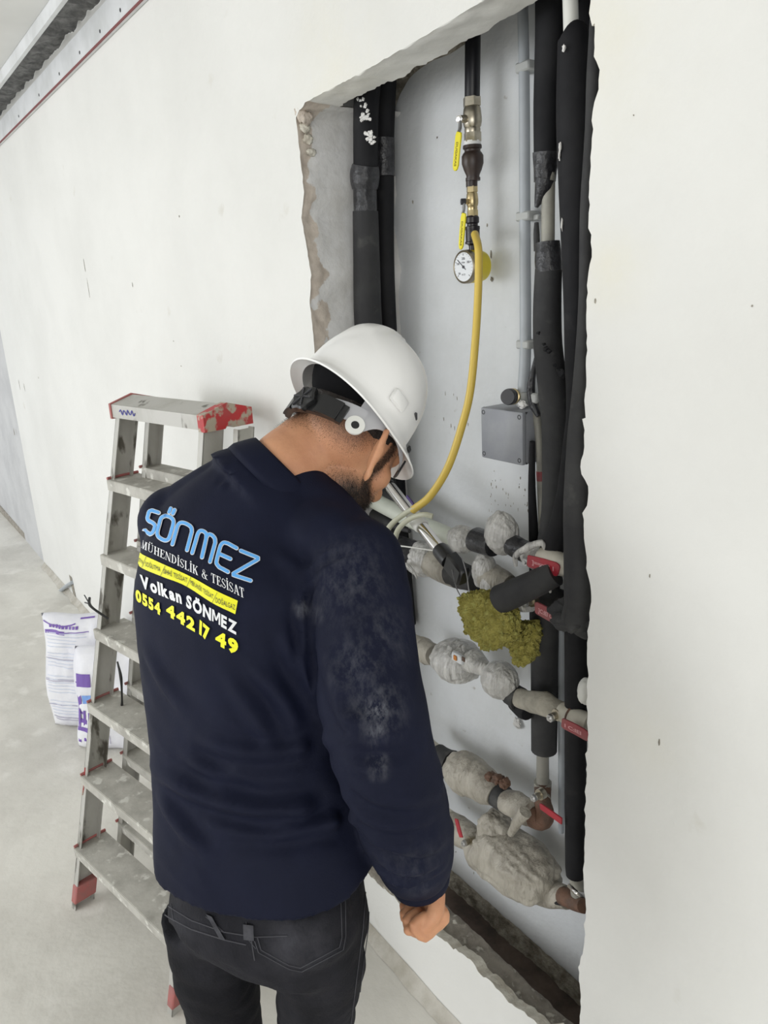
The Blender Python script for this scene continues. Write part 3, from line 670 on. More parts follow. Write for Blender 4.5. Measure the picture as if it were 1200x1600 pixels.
# lower right riser + thin grey one
t = thing('insulated_riser', Q(900,1395,.12), 'straight black insulated riser at the lower right, ending above the floor trench', 'pipe')
mk('sleeve', ptube([(900,930,.12,36),(900,1100,.12,35),(899,1250,.12,33),(899,1358,.12,31),(899,1364,.12,27)], 20, 2), M_foam, t)
mk('tail_pipe', ptube([(900,1360,.12,22),(902,1398,.12,20)], 16), M_pprg, t)
mk('shiny_clamp', tube([Q(890,1384,.095), Q(902,1396,.08), Q(916,1400,.1)], .005, 10, 4), M_chrome, t)
t = thing('grey_pipe', Q(878,1110,.2), 'slim bare grey pipe glimpsed between the two lower black risers', 'pipe')
mk('pipe', ptube([(878,960,.205,13),(878,1120,.205,12),(877,1300,.22,9)], 14), M_conduit, t)
t = thing('insulated_riser', Q(918,1080,.15), 'dark riser mostly hidden behind the broken wall edge at lower right', 'pipe')
mk('sleeve', ptube([(922,960,.16,30),(922,1110,.16,30)], 16), M_foam, t)

# -- horizontal runs
def R3(px, py, y): return Q(px, py, y)
def wrapball(root, px, py, y, wpx, hpx, m, seed, deppx=None, name='plastic_wrap', rot=0):
    c = Q(px, py, y); s = dep(c)/FPX; return mk(name, blob(c, (wpx/2*s*1.15, (deppx or wpx)/2*s, hpx/2*s), sub=5, nz=.05, nsc=1.6, seed=seed, fold=.10), m, root, sharp=180)
# row A
A = .135
t = thing('heating_pipe', Q(700,840,A), 'uppermost horizontal pipe run: pale green pipe, white plastic-wrapped joints, cream stub', 'pipe')
mk('pipe', ptube([(560,768,.125,26),(600,790,.125,26),(650,815,.13,27),(715,843,A,27)], 20, 3), M_ppr, t)
mk('foam_sleeve', join(ptube([(545,752,.15,30),(600,774,.145,20),(630,790,.14,10)], 14, 3, nz=.1), ptube([(560,790,.14,24),(605,815,.14,16),(640,830,.14,6)], 14, 3, nz=.1)), M_foamg, t)
wrapball(t, 722,842,A,44,44,M_wrapc,1); mk('tape_band', ptube([(742,842,A,40),(765,850,A,38),(772,852,A,36)], 18, 3, nz=.12), M_tape, t)
wrapball(t, 784,833,A-.01,50,70,M_wrapc,2)
mk('tape_band', ptube([(800,851,A-.01,34),(820,861,A-.01,34),(830,865,A-.01,34)], 18, 3, nz=.1), M_tape, t)
mk('bandage', ptube([(826,864,A-.01,36),(840,872,A-.015,40),(858,880,A-.02,42)], 18, 3, nz=.15), M_wrapc, t)
mk('cream_stub', ptube([(850,871,A-.03,38),(872,881,A-.035,38),(880,885,A-.035,32),(890,889,A-.035,28)], 18, 2), M_bandw, t)
mk('loose_film', tube([Q(806,884,.09), Q(806,868,.085), Q(824,856,.08), Q(846,848,.09), Q(852,860,.1)], [.004,.006,.007,.006,.004], 10, 4), M_wrapc, t)
mk('foil_strip', tube([Q(846,885,.08), Q(852,902,.075), Q(858,918,.078), Q(860,926,.08)], [.005,.006,.005,.002], 8, 3), M_wrapc, t)
def hvalve(label, stem_px, y, pts, wpx, mred, letters, la, lb, lw, group=None):
    t = thing('ball_valve', Q(*stem_px, y+.03), label, 'valve')
    s = Q(*stem_px, y); mk('stem', lathe(s+[0, .028, 0], s, [(0, .012), (.012, .012), (.012, .008), (.024, .008)], 14), M_brass, t)
    mk('stem_nut', lathe(s, s-[0, 1, 0], [(-.004, .008), (.003, .008), (.003, .004), (.007, .004)], 6), M_wire, t, sharp=30)
    lv = lever(t, pts, wpx, mred, y-.012, .004)
    if letters: 
        A_, B_ = Q(*la, y-.0126), Q(*lb, y-.0126); u = B_-A_; v = np.cross(u, [0, 1, 0]); v = -v/np.linalg.norm(v)*lw*dep(A_)/FPX
        if v[2] < 0: v = -v
        text_on(letters, A_-v*.5, u, v, 'lettering', M_pinklet, lv, .03)
hvalve('ball valve with clean bright red lever, on the uppermost horizontal pipe', (822,878), .09, [(823,876),(825,877),(850,884),(868,890),(871,892),(872.5,893)], [15,20,22,23,20,12], M_red, ']===III  I', (831,878), (865,889), 7)
# row B
B = .16
t = thing('heating_pipe', Q(700,900,B), 'second horizontal pipe run, white-wrapped and taped, behind the chrome pump', 'pipe')
mk('tape_band', ptube([(600,848,B-.03,34),(632,862,B-.025,44),(648,870,B-.01,44)], 18, 3, nz=.2), M_tape, t)
wrapball(t, 662,873,B,58,56,M_wrapc,4); mk('bandage', ptube([(676,880,B,46),(700,892,B,42),(716,900,B,40)], 18, 3, nz=.12), M_wrapy, t)
mk('tape_band', ptube([(708,894,B,44),(728,902,B,42),(746,908,B,38)], 18, 3, nz=.12), M_foamg, t)
wrapball(t, 757,893,B-.015,38,60,M_wrapc,5); mk('bandage', ptube([(762,900,B-.01,42),(782,910,B-.01,44),(796,916,B-.01,34)], 18, 3, nz=.2), M_wrapy, t)
wrapball(t, 768,912,B-.02,34,44,M_wrapc,6)
mk('film_tail', tube([Q(602,838,.1), Q(610,862,.095), Q(622,884,.1), Q(634,882,.1), Q(645,892,.1), Q(652,904,.105)], [.006,.004,.004,.005,.004,.002], 8, 4), M_wrapc, t)
# loose offcut of insulation
V, F_ = ptube([(783,936,.06,46),(830,915,.07,44),(868,896,.09,40)], 22, 3)
tag(mk('insulation_offcut', (V, F_), M_foamg), 'short grey foam insulation offcut lying diagonally below the bright red lever', 'insulation')
t = thing('insulated_elbow', Q(870,950,.11), 'dark grey insulated elbow leading right behind the dusty red lever', 'pipe')
mk('elbow', ptube([(822,928,.15,34),(845,932,.15,40),(880,944,.14,44),(912,960,.13,46)], 18, 4, nz=.06, nsc=12), M_foamg, t)
mk('body', ptube([(795,943,.12,22),(812,942,.12,30),(830,942,.12,28)], 16, 3, nz=.12), M_wrapc, t)
hvalve('ball valve with dusty pinkish-red lever, just under the foam offcut', (820,943), .085, [(835,949),(838,950),(856,960),(872,968),(876,970),(877,971)], [16,21,22,23,20,12], M_redd, ']C:IEI CEZ', (841,953), (871,968), 7)
# row C
Cc = .15
t = thing('heating_pipe', Q(780,1070,Cc), 'third horizontal pipe run with film-wrapped meter and a big white ball of wrap', 'pipe')
mk('bandage', ptube([(640,1003,Cc,28),(655,1012,Cc,34),(670,1020,Cc,38)], 18, 3, nz=.2), M_band, t)
mk('tape_band', ptube([(662,1016,Cc,38),(680,1024,Cc,36)], 18, 3, nz=.2), M_wrapy, t)
wrapball(t, 714,1032,Cc-.01,78,66,M_wrapc,8)
mk('film_twist', ptube([(735,1030,.12,40),(757,1046,.12,26),(775,1058,.13,20)], 14, 3, nz=.3), M_wrapc, t)
wrapball(t, 781,1062,Cc-.02,56,60,M_wrapc,9)
mk('tape_band', ptube([(798,1083,Cc-.01,36),(812,1092,Cc-.01,38)], 18, 3, nz=.1), M_foamg, t)
mk('black_sleeve', ptube([(806,1094,Cc,34),(822,1106,Cc,38),(828,1110,Cc,34)], 18, 3, nz=.1), M_foam, t)
mk('bandage', ptube([(812,1090,Cc-.012,30),(832,1097,Cc-.02,34),(850,1100,Cc-.03,38),(868,1108,Cc-.03,34),(884,1114,Cc-.03,30)], 18, 3, nz=.18), M_band, t)
mk('cream_stub', ptube([(880,1112,Cc-.04,32),(898,1122,Cc-.045,33),(925,1133,Cc-.05,34)], 18, 3), M_bandw, t)
mk('seam_ring', ptube([(893,1119,Cc-.045,34),(895,1120,Cc-.045,34)], 18), M_rust, t)
mk('meter_window', box(Q(716,1028,.092), (.036, .012, .022), bev=.003), M_dial, t)
mk('meter_sticker', box(Q(711,1028,.084), (.010, .003, .012), bev=.001), mat('orange_print', (.55, .20, .03), rough=.5), t)
mk('meter_sticker', box(Q(724,1030,.084), (.010, .003, .011), bev=.001), M_rust, t)
hvalve('ball valve whose dull red lever points at the broken wall edge, third pipe run', (860,1122), .075, [(877,1129),(880,1131),(898,1140),(912,1148),(919,1152)], [14,18,19,19,17], M_redd, 'I C:IEI', (882,1133), (908,1146), 6)
tag(mk('film_scrap', blob(Q(808,1130,D-.008), (.012, .004, .014), sub=3, nz=.6, seed=6), M_wrapc), 'crumpled scrap of clear film stuck to back wall below the third pipe', 'film')
tag(mk('pipe_cap', blob(Q(915,1080,.06), (.013, .016, .026), sub=4, nz=.1, seed=3), M_whitep), 'white rounded plastic cap poking past the right wall edge', 'cap')
# row D
Dd = .15
t = thing('heating_pipe', Q(760,1230,Dd), 'fourth horizontal pipe run, beige dusty wraps with rusty flange, ends at brown elbow', 'pipe')
mk('pipe', ptube([(650,1148,Dd,24),(672,1168,Dd,26),(684,1178,Dd,26)], 16, 2), M_bandw, t)
mk('rusty_nut', ptube([(678,1177,Dd,32),(688,1184,Dd,32)], 6), M_rust, t, sharp=30)
mk('tape_band', ptube([(685,1183,Dd,40),(702,1194,Dd,44),(708,1197,Dd,44)], 18, 3, nz=.12), M_foamg, t)
wrapball(t, 727,1208,Dd-.01,66,66,M_wrapy,11)
mk('bandage', ptube([(742,1215,Dd-.01,60),(762,1230,Dd-.01,54),(778,1242,Dd-.01,46)], 18, 3, nz=.2), M_wrapy, t)
for k, (a, b) in enumerate([(767,1213),(778,1217),(789,1224)]): mk('rusty_flange', blob(Q(a, b, Dd-.02), (.012, .014, .011), sub=3, nz=.4, seed=k), M_rust, t)
mk('tape_band', ptube([(775,1240,Dd-.01,42),(790,1252,Dd-.01,40),(795,1256,Dd-.01,38)], 18, 3, nz=.1), M_foamg, t)
mk('bandage', ptube([(792,1252,Dd-.015,40),(812,1262,Dd-.015,44),(830,1272,Dd-.015,42)], 18, 3, nz=.18), M_wrapy, t)
mk('film_tail', tube([Q(820,1268,.10), Q(808,1285,.095), Q(798,1302,.1)], [.014,.012,.008], 10, 3, nz=.3), M_wrapy, t)
mk('elbow', ptube([(826,1272,Dd-.01,34),(845,1279,Dd,36),(851,1270,Dd+.005,30),(848,1252,Dd+.01,26),(848,1230,ry+.02,26)], 18, 4), M_rust, t)
mk('union_nut', ptube([(848,1222,ry+.02,28),(848,1234,ry+.02,27),(848,1238,ry+.01,22),(848,1250,Dd+.01,26)], 12, 0), M_pprg, t)
hvalve('ball valve with narrow red lever beside the brown rusty elbow', (834,1247), .10, [(843,1260),(845,1261),(862,1273),(877,1284)], [9,11,12,12], M_red, None, None, None, 0)
# row E
Ee = .14
t = thing('heating_pipe', Q(800,1340,Ee), 'lowest horizontal pipe run leading into a large grey cloth-wrapped block', 'pipe')
mk('pipe', ptube([(655,1245,Ee,30),(684,1270,Ee,32),(702,1284,Ee,34)], 18, 2), M_bandw, t)
mk('bandage', ptube([(698,1282,Ee,36),(720,1300,Ee,44),(738,1312,Ee,40),(752,1330,Ee,56),(764,1340,Ee,50)], 18, 3, nz=.18), M_wrapy, t)
# wrapped block as soft-cornered bag
u_ = _n(Q(850,1385,Ee)-Q(760,1320,Ee)); bm_ax = [u_, np.array([0, 1., 0]), np.cross(u_, [0, 1, 0])]
V, F_ = blob(Q(804,1347,.13), (.112, .062, .062), bm_ax, sub=5, nz=.12, nsc=1.3, seed=21, fold=.10, pw=.62)
mk('cloth_wrap', (V, F_), M_wrapy, t, sharp=180)
V, F_ = blob(Q(775,1300,.135), (.045, .045, .052), sub=5, nz=.15, nsc=1.5, seed=22, fold=.14); mk('cloth_peak', (V, F_), M_wrapy, t, sharp=180)
mk('bandage', ptube([(848,1392,Ee,44),(868,1398,Ee,40),(885,1402,Ee,34)], 18, 3, nz=.15), M_wrapy, t)
mk('end_fitting', ptube([(880,1400,Ee-.01,28),(900,1410,Ee-.02,26),(912,1416,Ee-.03,22)], 14, 3), M_rust, t)
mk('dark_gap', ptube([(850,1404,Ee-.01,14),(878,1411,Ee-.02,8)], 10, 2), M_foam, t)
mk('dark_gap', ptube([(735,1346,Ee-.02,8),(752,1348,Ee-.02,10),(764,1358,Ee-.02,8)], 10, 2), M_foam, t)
hvalve('ball valve with short upright red lever on the lowest pipe', (725,1318), .09, [(712,1280),(713,1284),(717,1300),(720,1309)], [7,8,9,8], M_red, None, None, None, 0)

# -- rock wool
def wool(px, py, y, wp, hp_, dp, seed, label, rot):
    c = Q(px, py, y); s = dep(c)/FPX; ca, sa = math.cos(rot), math.sin(rot)
    ax_ = [np.array([ca, 0, sa]), np.array([0, 1., 0]), np.array([-sa, 0, ca])]
    bm = bmesh.new(); bmesh.ops.create_icosphere(bm, subdivisions=6, radius=1); V = []
    for v in bm.verts:
        p = Vector([math.copysign(abs(q)**.42, q) for q in v.co])
        r = .98+.12*noise.fractal(p*1.5+Vector((seed, 2, 5)), 1, 2, 3)+.07*noise.fractal(p*7+Vector((seed, 9, 1)), .8, 2, 5)-.10*max(0, noise.noise(p*4+Vector((seed, 0, 3))))
        V.append(c+p.x*r*wp/2*s*ax_[0]+p.y*r*dp*ax_[1]+p.z*r*hp_/2*s*ax_[2])
    bm.verts.index_update(); F_ = [tuple(v.index for v in f.verts) for f in bm.faces]; bm.free()
    tag(mk('rock_wool', (V, F_), M_wool, sharp=180), label, 'insulation')
def wool2(poly, y, th, seed, label):
    P = [Q(a, b, y) for a, b in poly]; c = np.mean(P, axis=0)
    V, F_ = prism([c+(p-c)*.86 for p in P], (0, th, 0)); WV, WF, WN = remesh((V, F_), .0022, 9, .5)
    d = np.array([.010*noise.fractal(Vector(p*26)+Vector((seed, 0, 0)), 1, 2, 3)+.0055*noise.fractal(Vector((p[0]*130, p[1]*120, p[2]*190)), .7, 2, 4)-.010*max(0, noise.noise(Vector(p*55)+Vector((seed, 4, 2)))-.05) for p in WV])
    tag(mk('rock_wool', (WV+WN*d[:, None], WF), M_wool, sharp=180), label, 'insulation')
# ================================================================== LADDER
u = np.array([.980, .198, 0]); v = np.array([-.198, .980, 0])
FL = np.array([-2.150, -.663, 0]); fd = np.array([-.097, .273, 1.0])
RL = np.array([-2.150, -.536, 0]); rd = np.array([-.055, .232, 1.0])
lad = thing('step_ladder', FL+u*.25, 'paint-splattered aluminium step ladder with red end caps leaning near the wall', 'ladder')
ZT = 1.455
def Wd(z): return .56-.11*z/ZT
def rail(base_, dr, z0, z1, off, dpt, name='rail'):
    # U channel: web faces sideways, flanges front/back
    th = .022; V = []
    out = []
    for z in (z0, z1):
        p = base_+dr*z+u*(off(z)); V.append(p)
    a, b = V; parts = []
    def quadbar(sx, sy, wx, wy):
        P = []
        for q in (a, b):
            for (i, j) in ((0, 0), (1, 0), (1, 1), (0, 1)): P.append(q+u*(sx+wx*i)+v*(sy+wy*j))
        return P, [(0, 1, 2, 3), (4, 5, 6, 7), (0, 1, 5, 4), (1, 2, 6, 5), (2, 3, 7, 6), (3, 0, 4, 7)]
    return join(quadbar(0, 0, th, .003), quadbar(0, dpt-.003, th, .003), quadbar(0 if name == 'L' else th-.003, 0, .003, dpt))
for (b_, dr, dpt, nm) in ((FL, fd, .062, 'front'), (RL, rd, .050, 'rear')):
    zend = ZT-.02 if nm == 'front' else ZT-.03
    mk('rail', rail(b_, dr, .0, zend, lambda z: 0, dpt, 'L'), M_alu, lad, smooth=False)
    mk('rail', rail(b_, dr, .0, zend, lambda z: Wd(z)-.022, dpt, 'R'), M_alu, lad, smooth=False)
for k in range(6):
    z = .184+.2137*k; p = FL+fd*z; W_ = Wd(z)
    c = p+u*W_/2+v*.045
    tr_ = mk('tread', join(box(c+[0, 0, -.001]-v*.005, (W_+.004, .098, .004), [u, v, [0, 0, 1]]), box(p+u*W_/2-v*.009+[0, 0, -.016], (W_+.004, .003, .030), [u, v, [0, 0, 1]]), box(p+u*W_/2+v*.088+[0, 0, -.012], (W_, .003, .022), [u, v, [0, 0, 1]])), M_alud, lad, smooth=False)
    if k not in (3, 4): mk('end_trim', join(tube([p-v*.010+u*.002+[0, 0, .004], p+v*.045+u*.001+[0, 0, .005], p+v*.090+u*.002+[0, 0, .004]], .0045, 8, 2)), M_redtrim, lad)
    z = .212+.2137*k; p = RL+rd*z; W_ = Wd(z)
    mk('rear_rung', join(box(p+u*W_/2+v*.028, (W_, .058, .004), [u, v, [0, 0, 1]]), box(p+u*W_/2-v*.001+[0, 0, -.014], (W_, .003, .028), [u, v, [0, 0, 1]])), M_alud, lad, smooth=False)
    mk('end_trim', tube([p-v*.006-u*.004+[0, 0, .003], p+v*.03-u*.003+[0, 0, .004]], .0045, 8, 2), M_redtrim, lad)
# feet
for (b_, dr, dpt) in ((FL, fd, .062), (RL, rd, .050)):
    for off in (0, Wd(0)-.022):
        c = b_+u*(off+.011)+v*dpt/2+dr*.045
        mk('foot', box(c+[0, 0, .0], (.027, dpt+.006, .055), [u, v, _n(dr)], bev=.003), M_redtrim if b_ is FL else M_alu, lad)
# cap: gable of two plates with front fascia, red ends
pT = FL+fd*ZT; W1 = Wd(ZT); o0 = pT-v*.012-u*.012
zr = .030; L_ = W1+.024; dp_ = .155
prof = [(0, -.028), (0, .010), (.072, zr), (.145, .010), (.145, -.028), (.142, -.028), (.142, .007), (.072, zr-.004), (.003, .007), (.003, -.028)]
poly = [o0+v*a+np.array([0, 0, b]) for a, b in prof]
cap = mk('cap', prism(poly, u*L_), M_alu, lad, smooth=False)
def endcap(o_, ln, m):
    pf_ = [(-.003, -.032), (-.003, .012), (.072, zr+.004), (.149, .012), (.149, -.032), (.085, -.032), (.072, -.022), (.060, -.032)]
    return prism([o_+v*a+np.array([0, 0, b]) for a, b in pf_], u*ln)
mk('end_cap', endcap(o0+u*(L_-.022), .028, M_rede), M_rede, lad, smooth=False)
mk('end_cap', endcap(o0-u*.006, .010, M_rede), M_redtrim, lad, smooth=False)
mk('handwriting', tube([o0-v*.0012+u*(.05+.008*i)+np.array([0, 0, -.008+.008*math.sin(i*2.3)]) for i in range(12)], .0013, 5, 3), M_pen, cap)
mk('sticker', box(RL+rd*.78+u*.012-v*.003, (.020, .002, .06), [u, v, [0, 0, 1]]), M_rede, lad, smooth=False)
mk('paint_streak', tube([FL+fd*.42-v*.001+u*.006, FL+fd*.37-v*.001+u*.009, FL+fd*.34-v*.001+u*.006], .0016, 6, 3), M_rede, lad)
# black wire tied to the ladder
w0 = FL+fd*.86; tag(mk('wire_tie', join(tube([w0-u*.035+[0, 0, .05], w0-u*.015-v*.012+[0, 0, .04], w0+u*.01-v*.012+[0, 0, .03], w0+u*.045+v*.01+[0, 0, -.0]], .004, 8, 4, nz=.3),
    tube([w0-u*.015-v*.012+[0, 0, .04], w0-u*.05-v*.01+[0, 0, .035]], .002, 6), tube([w0-u*.015-v*.012+[0, 0, .04], w0-u*.045-v*.01+[0, 0, .06]], .002, 6)), M_blackp), 'frayed black wire tied round the left ladder rail', 'wire')
w1 = FL+fd*.68+u*.12+v*.03; tag(mk('hanging_wire', tube([w1+[0, 0, .08], w1+u*.005+[0, 0, .03], w1-u*.01+[0, 0, -.04], w1-u*.03+[0, 0, -.10], w1-u*.045+[0, 0, -.125]], [.003, .004, .003, .005, .002], 8, 5, nz=.3), M_blackp), 'twisted black wire hanging between two ladder treads', 'wire')

# ================================================================== SACKS
def pillow(c, w_, h_, d_, az, lean, label, seed, prints):
    """standing flattened sack; az heading of its face normal"""
    n_ = np.array([math.cos(az), math.sin(az), 0]); s_ = np.array([-n_[1], n_[0], 0]); up = _n(np.array([0, 0, 1.])-n_*lean)
    def surf(a, b, side=1):
        e = (1-abs(2*a-1)**3.2)*(1-abs(2*b-1)**4); bl = d_/2*max(e, 0)**.5*(1+.25*(1-b))
        wn = .010*noise.fractal(Vector((a*5, b*6, seed+side)), 1, 2, 3)*min(1, e*3)
        wdt = w_*(1-.05*math.sin(b*9+seed)); 
        return np.array(c)+s_*(a-.5)*wdt+up*b*h_+n_*side*(bl+wn)+np.array([0, 0, .004*math.sin(a*9)*b])
    V = []; F_ = []; nx, ny = 26, 34
    for side in (1, -1):
        k0 = len(V)
        for j in range(ny+1):
            for i in range(nx+1): V.append(surf(i/nx, j/ny, side))
        for j in range(ny):
            for i in range(nx): a = k0+j*(nx+1)+i; F_.append((a, a+1, a+nx+2, a+nx+1))
    bm = bmesh.new(); vv = [bm.verts.new(p) for p in V]
    for f in F_: bm.faces.new([vv[i] for i in f])
    bmesh.ops.remove_doubles(bm, verts=bm.verts, dist=.0012); bm.verts.index_update()
    V2 = [tuple(q.co) for q in bm.verts]; F2 = [tuple(q.index for q in f.verts) for f in bm.faces]; bm.free()
    o = mk('cement_sack', (V2, F2), M_bag, sharp=180); tag(o, label, 'sack')
    for nm, m, rects in prints:
        PV = []; PF = []
        for (a0, b0, a1, b1, wv_) in rects:
            k0 = len(PV); n2 = 10
            for i in range(n2+1):
                for j in (0, 1):
                    a = a0+(a1-a0)*i/n2; b = (b0 if j == 0 else b1)+wv_*math.sin(i/n2*3.1); PV.append(surf(a, b)+n_*.002)
            for i in range(n2): q = k0+2*i; PF.append((q, q+1, q+3, q+2))
        mk(nm, (PV, PF), m, o, smooth=False)
    return o, surf, n_
rn = random.Random(5); lines = []
for k in range(26):
    b = .16+.028*k
    if k in (5, 6, 13, 14, 20): continue
    lines.append((.10, b, rn.uniform(.5, .74), b+.006, .004))
pillow((-3.20, -.34, 0.0), .31, .50, .12, math.radians(-42), .14, 'upright white sack with purple header and rows of small print, standing left of the ladder', 1,
    [('print_line', M_greyprint, [(.06, .235, .8, .243, .01), (.06, .45, .8, .457, .01), (.06, .463, .8, .468, .01), (.06, .64, .7, .646, .008), (.10, .13, .6, .138, .0), (.12, .11, .5, .116, .0)]),
     ('small_print', M_paleblue, lines), ('header_print', M_purple, [(.08, .855, .40, .885, .005), (.05, .945, .55, .955, -.03), (.60, .975, .8, .985, 0), (.40, .87, .75, .877, .006)] + [(.16+.05*i, .905, .195+.05*i, .93, 0) for i in range(9)]),
     ])
pillow((-2.93, -.27, 0.0), .36, .42, .13, math.radians(-40), .22, 'white sack with bold purple stripes behind the ladder, in front of the printed sack', 4,
    [('purple_stripe', M_purple, [(.07, .40, .13, .70, 0), (.06, .10, .10, .45, 0), (.09, .66, .26, .78, 0), (.05, .30, .18, .34, .01), (.05, .22, .2, .26, .01), (.14, .12, .17, .44, 0), (.20, .12, .22, .42, 0)]),
     ('blue_print', M_skyprint, [(.14, .50, .26, .58, 0)]), ('small_print', M_greyprint, [(.36, .10, .39, .36, 0), (.45, .12, .46, .34, 0)])])
# plastic sheet behind the sacks, conduit stub from the wall
V = []; F_ = []; n2 = 22
for j in range(n2+1):
    for i in range(n2+1):
        a, b = i/n2, j/n2; x = -3.78+.70*a; y = -.33+.30*b; z = .012+.30*math.sin(math.pi*min(1, a*1.1))**.6*min(1, b*2)*(1 if b < .9 else .8)+.035*abs(noise.fractal(Vector((a*4, b*4, 2)), 1, 2, 4))
        V.append((x, y, z))
for j in range(n2):
    for i in range(n2): a = j*(n2+1)+i; F_.append((a, a+1, a+n2+2, a+n2+1))
tag(mk('plastic_sheet', (V, F_), M_bag, sharp=180), 'crumpled white plastic sheet on the floor behind the printed sack', 'sheet')
a = Q(78,955,-.06); b = Q(96,922,-.03); c_ = Q(113,910,-.005)
tag(mk('bent_conduit', tube([a, (a+b)/2+[0, 0, .015], b, c_], .012, 10, 4), M_conduit), 'thin pale conduit bending out of the wall slot above the plastic sheet', 'conduit')
mk('wall_slot', prism([Q(108,898,-.001), Q(112,902,-.001), Q(119,934,-.001), Q(115,930,-.001)], (0, -.001, 0)), M_mortar, wall)

# ================================================================== PERSON
def az(deg): a = math.radians(deg); return np.array([math.cos(a), math.sin(a), 0])
def ringloft(rings, seg=40, n_=2.3):
    """rings: (centre, half width, half depth, facing deg, plane normal)"""
    V = []; F_ = []
    for (c, a, b, face, nrm) in rings:
        f = az(face); f = f-(f@nrm)*nrm; f = _n(f); r = np.cross(f, nrm)
        for k in range(seg):
            t_ = 2*math.pi*k/seg; cx_, sx_ = math.cos(t_), math.sin(t_)
            V.append(np.array(c)+r*a*math.copysign(abs(cx_)**(2/n_), cx_)+f*b*math.copysign(abs(sx_)**(2/n_), sx_))
    m_ = len(rings)
    for i in range(m_-1):
        for k in range(seg): k2 = (k+1) % seg; F_.append((i*seg+k, i*seg+k2, (i+1)*seg+k2, (i+1)*seg+k))
    F_.append(tuple(range(seg))[::-1]); F_.append(tuple((m_-1)*seg+k for k in range(seg)))
    return V, F_
def smoothrings(R_, n=3, flat=0):
    C_ = catmull([list(r[0])+[r[1], r[2], r[3]] for r in R_], n); out = []
    G = np.gradient(C_[:, :3], axis=0)
    for i in range(len(C_)):
        nn = _n(G[i]); k = max(0, 1-i/flat) if flat else 0
        nn = _n(nn*(1-k)+(np.array([0, 0, 1.])-az(C_[i, 5])*.05)*k); out.append((C_[i, :3], C_[i, 3], C_[i, 4], C_[i, 5], nn))
    return out
def remesh(vf, vox, smooth=4, fac=.5):
    V, F_ = vf; me = bpy.data.meshes.new('r'); me.from_pydata([tuple(p) for p in V], [], F_)
    bm = bmesh.new(); bm.from_mesh(me); 
    bmesh.ops.recalc_face_normals(bm, faces=bm.faces); bmesh.ops.triangulate(bm, faces=bm.faces); bm.to_mesh(me); bm.free()
    o = bpy.data.objects.new('r', me); COL.objects.link(o)
    m = o.modifiers.new('r', 'REMESH'); m.mode = 'VOXEL'; m.voxel_size = vox; m.adaptivity = 0
    s = o.modifiers.new('s', 'SMOOTH'); s.iterations = smooth; s.factor = fac
    bpy.context.view_layer.update()
    r = bpy.data.meshes.new_from_object(o.evaluated_get(bpy.context.evaluated_depsgraph_get()))
    V = np.empty(len(r.vertices)*3); r.vertices.foreach_get('co', V); V = V.reshape(-1, 3)
    N_ = np.empty(len(r.vertices)*3); r.vertex_normals.foreach_get('vector', N_); N_ = N_.reshape(-1, 3)
    F_ = [tuple(p.vertices) for p in r.polygons]
    bpy.data.objects.remove(o); bpy.data.meshes.remove(r); bpy.data.meshes.remove(me)
    return V, F_, N_
def bvh(V, F_): return BVHTree.FromPolygons([tuple(p) for p in V], F_)
def onto(tree, px, py, off=.002):
    d_ = _n(ray(px, py)); h_ = tree.ray_cast(Vector(CAM), Vector(d_))
    if h_[0] is None: return None
    n_ = np.array(h_[1]); n_ = n_ if n_@d_ < 0 else -n_
    return np.array(h_[0])+n_*off

# joints
TORSO = [((416,1326),1.21,.173,.134,128),((411,1258),1.22,.172,.130,128),((402,1190),1.23,.166,.128,125),((392,1100),1.24,.168,.130,120),
         ((380,1000),1.25,.183,.130,115),((376,920),1.26,.189,.130,112),((389,856),1.265,.184,.112,110),((408,800),1.265,.140,.092,109),((424,757),1.265,.095,.076,107)]
def T(scale_w=1.0, grow=0.0):
    return [(CP(*c, d), a*scale_w+grow, b*scale_w+grow, f) for c, d, a, b, f in TORSO]
RS = CP(556,884,1.17); RE = CP(590,1120,1.09); RWR = CP(667,1364,1.17)
LS = CP(277,818,1.34); LE = CP(286,1090,1.42); LWR = CP(420,1180,1.52)
RH = CP(495,1462,1.19); LH = CP(331,1462,1.27)
NB = CP(446,738,1.262)
HC = CP(545,690,1.285)                        # head centre
hf = _n(np.array([math.cos(math.radians(100))*.66, math.sin(math.radians(100))*.66, -.75])); hr = _n(np.cross(hf, [0, 0, 1])); hu = np.cross(hr, hf)
def Hd(r, f, u_): return HC+hr*r+hf*f+hu*u_
HAX = [hr, hf, hu]
person = thing('person', (RH[0]-.08, RH[1]+.0, 0), 'man in navy printed polo sweatshirt and black jeans, back turned, head bowed over the niche', 'person')

wool2([(710,930),(718,918),(740,918),(772,936),(799,962),(803,985),(797,1010),(778,1021),(758,1022),(742,1008),(716,994),(712,960)], .050, .040, 3, 'larger torn chunk of yellow-green mineral wool under the pump foot')
wool2([(798,974),(812,967),(829,970),(830,1036),(818,1044),(802,1036),(788,1016),(786,1000)], .098, .034, 8, 'smaller torn chunk of yellow-green mineral wool against the black riser')
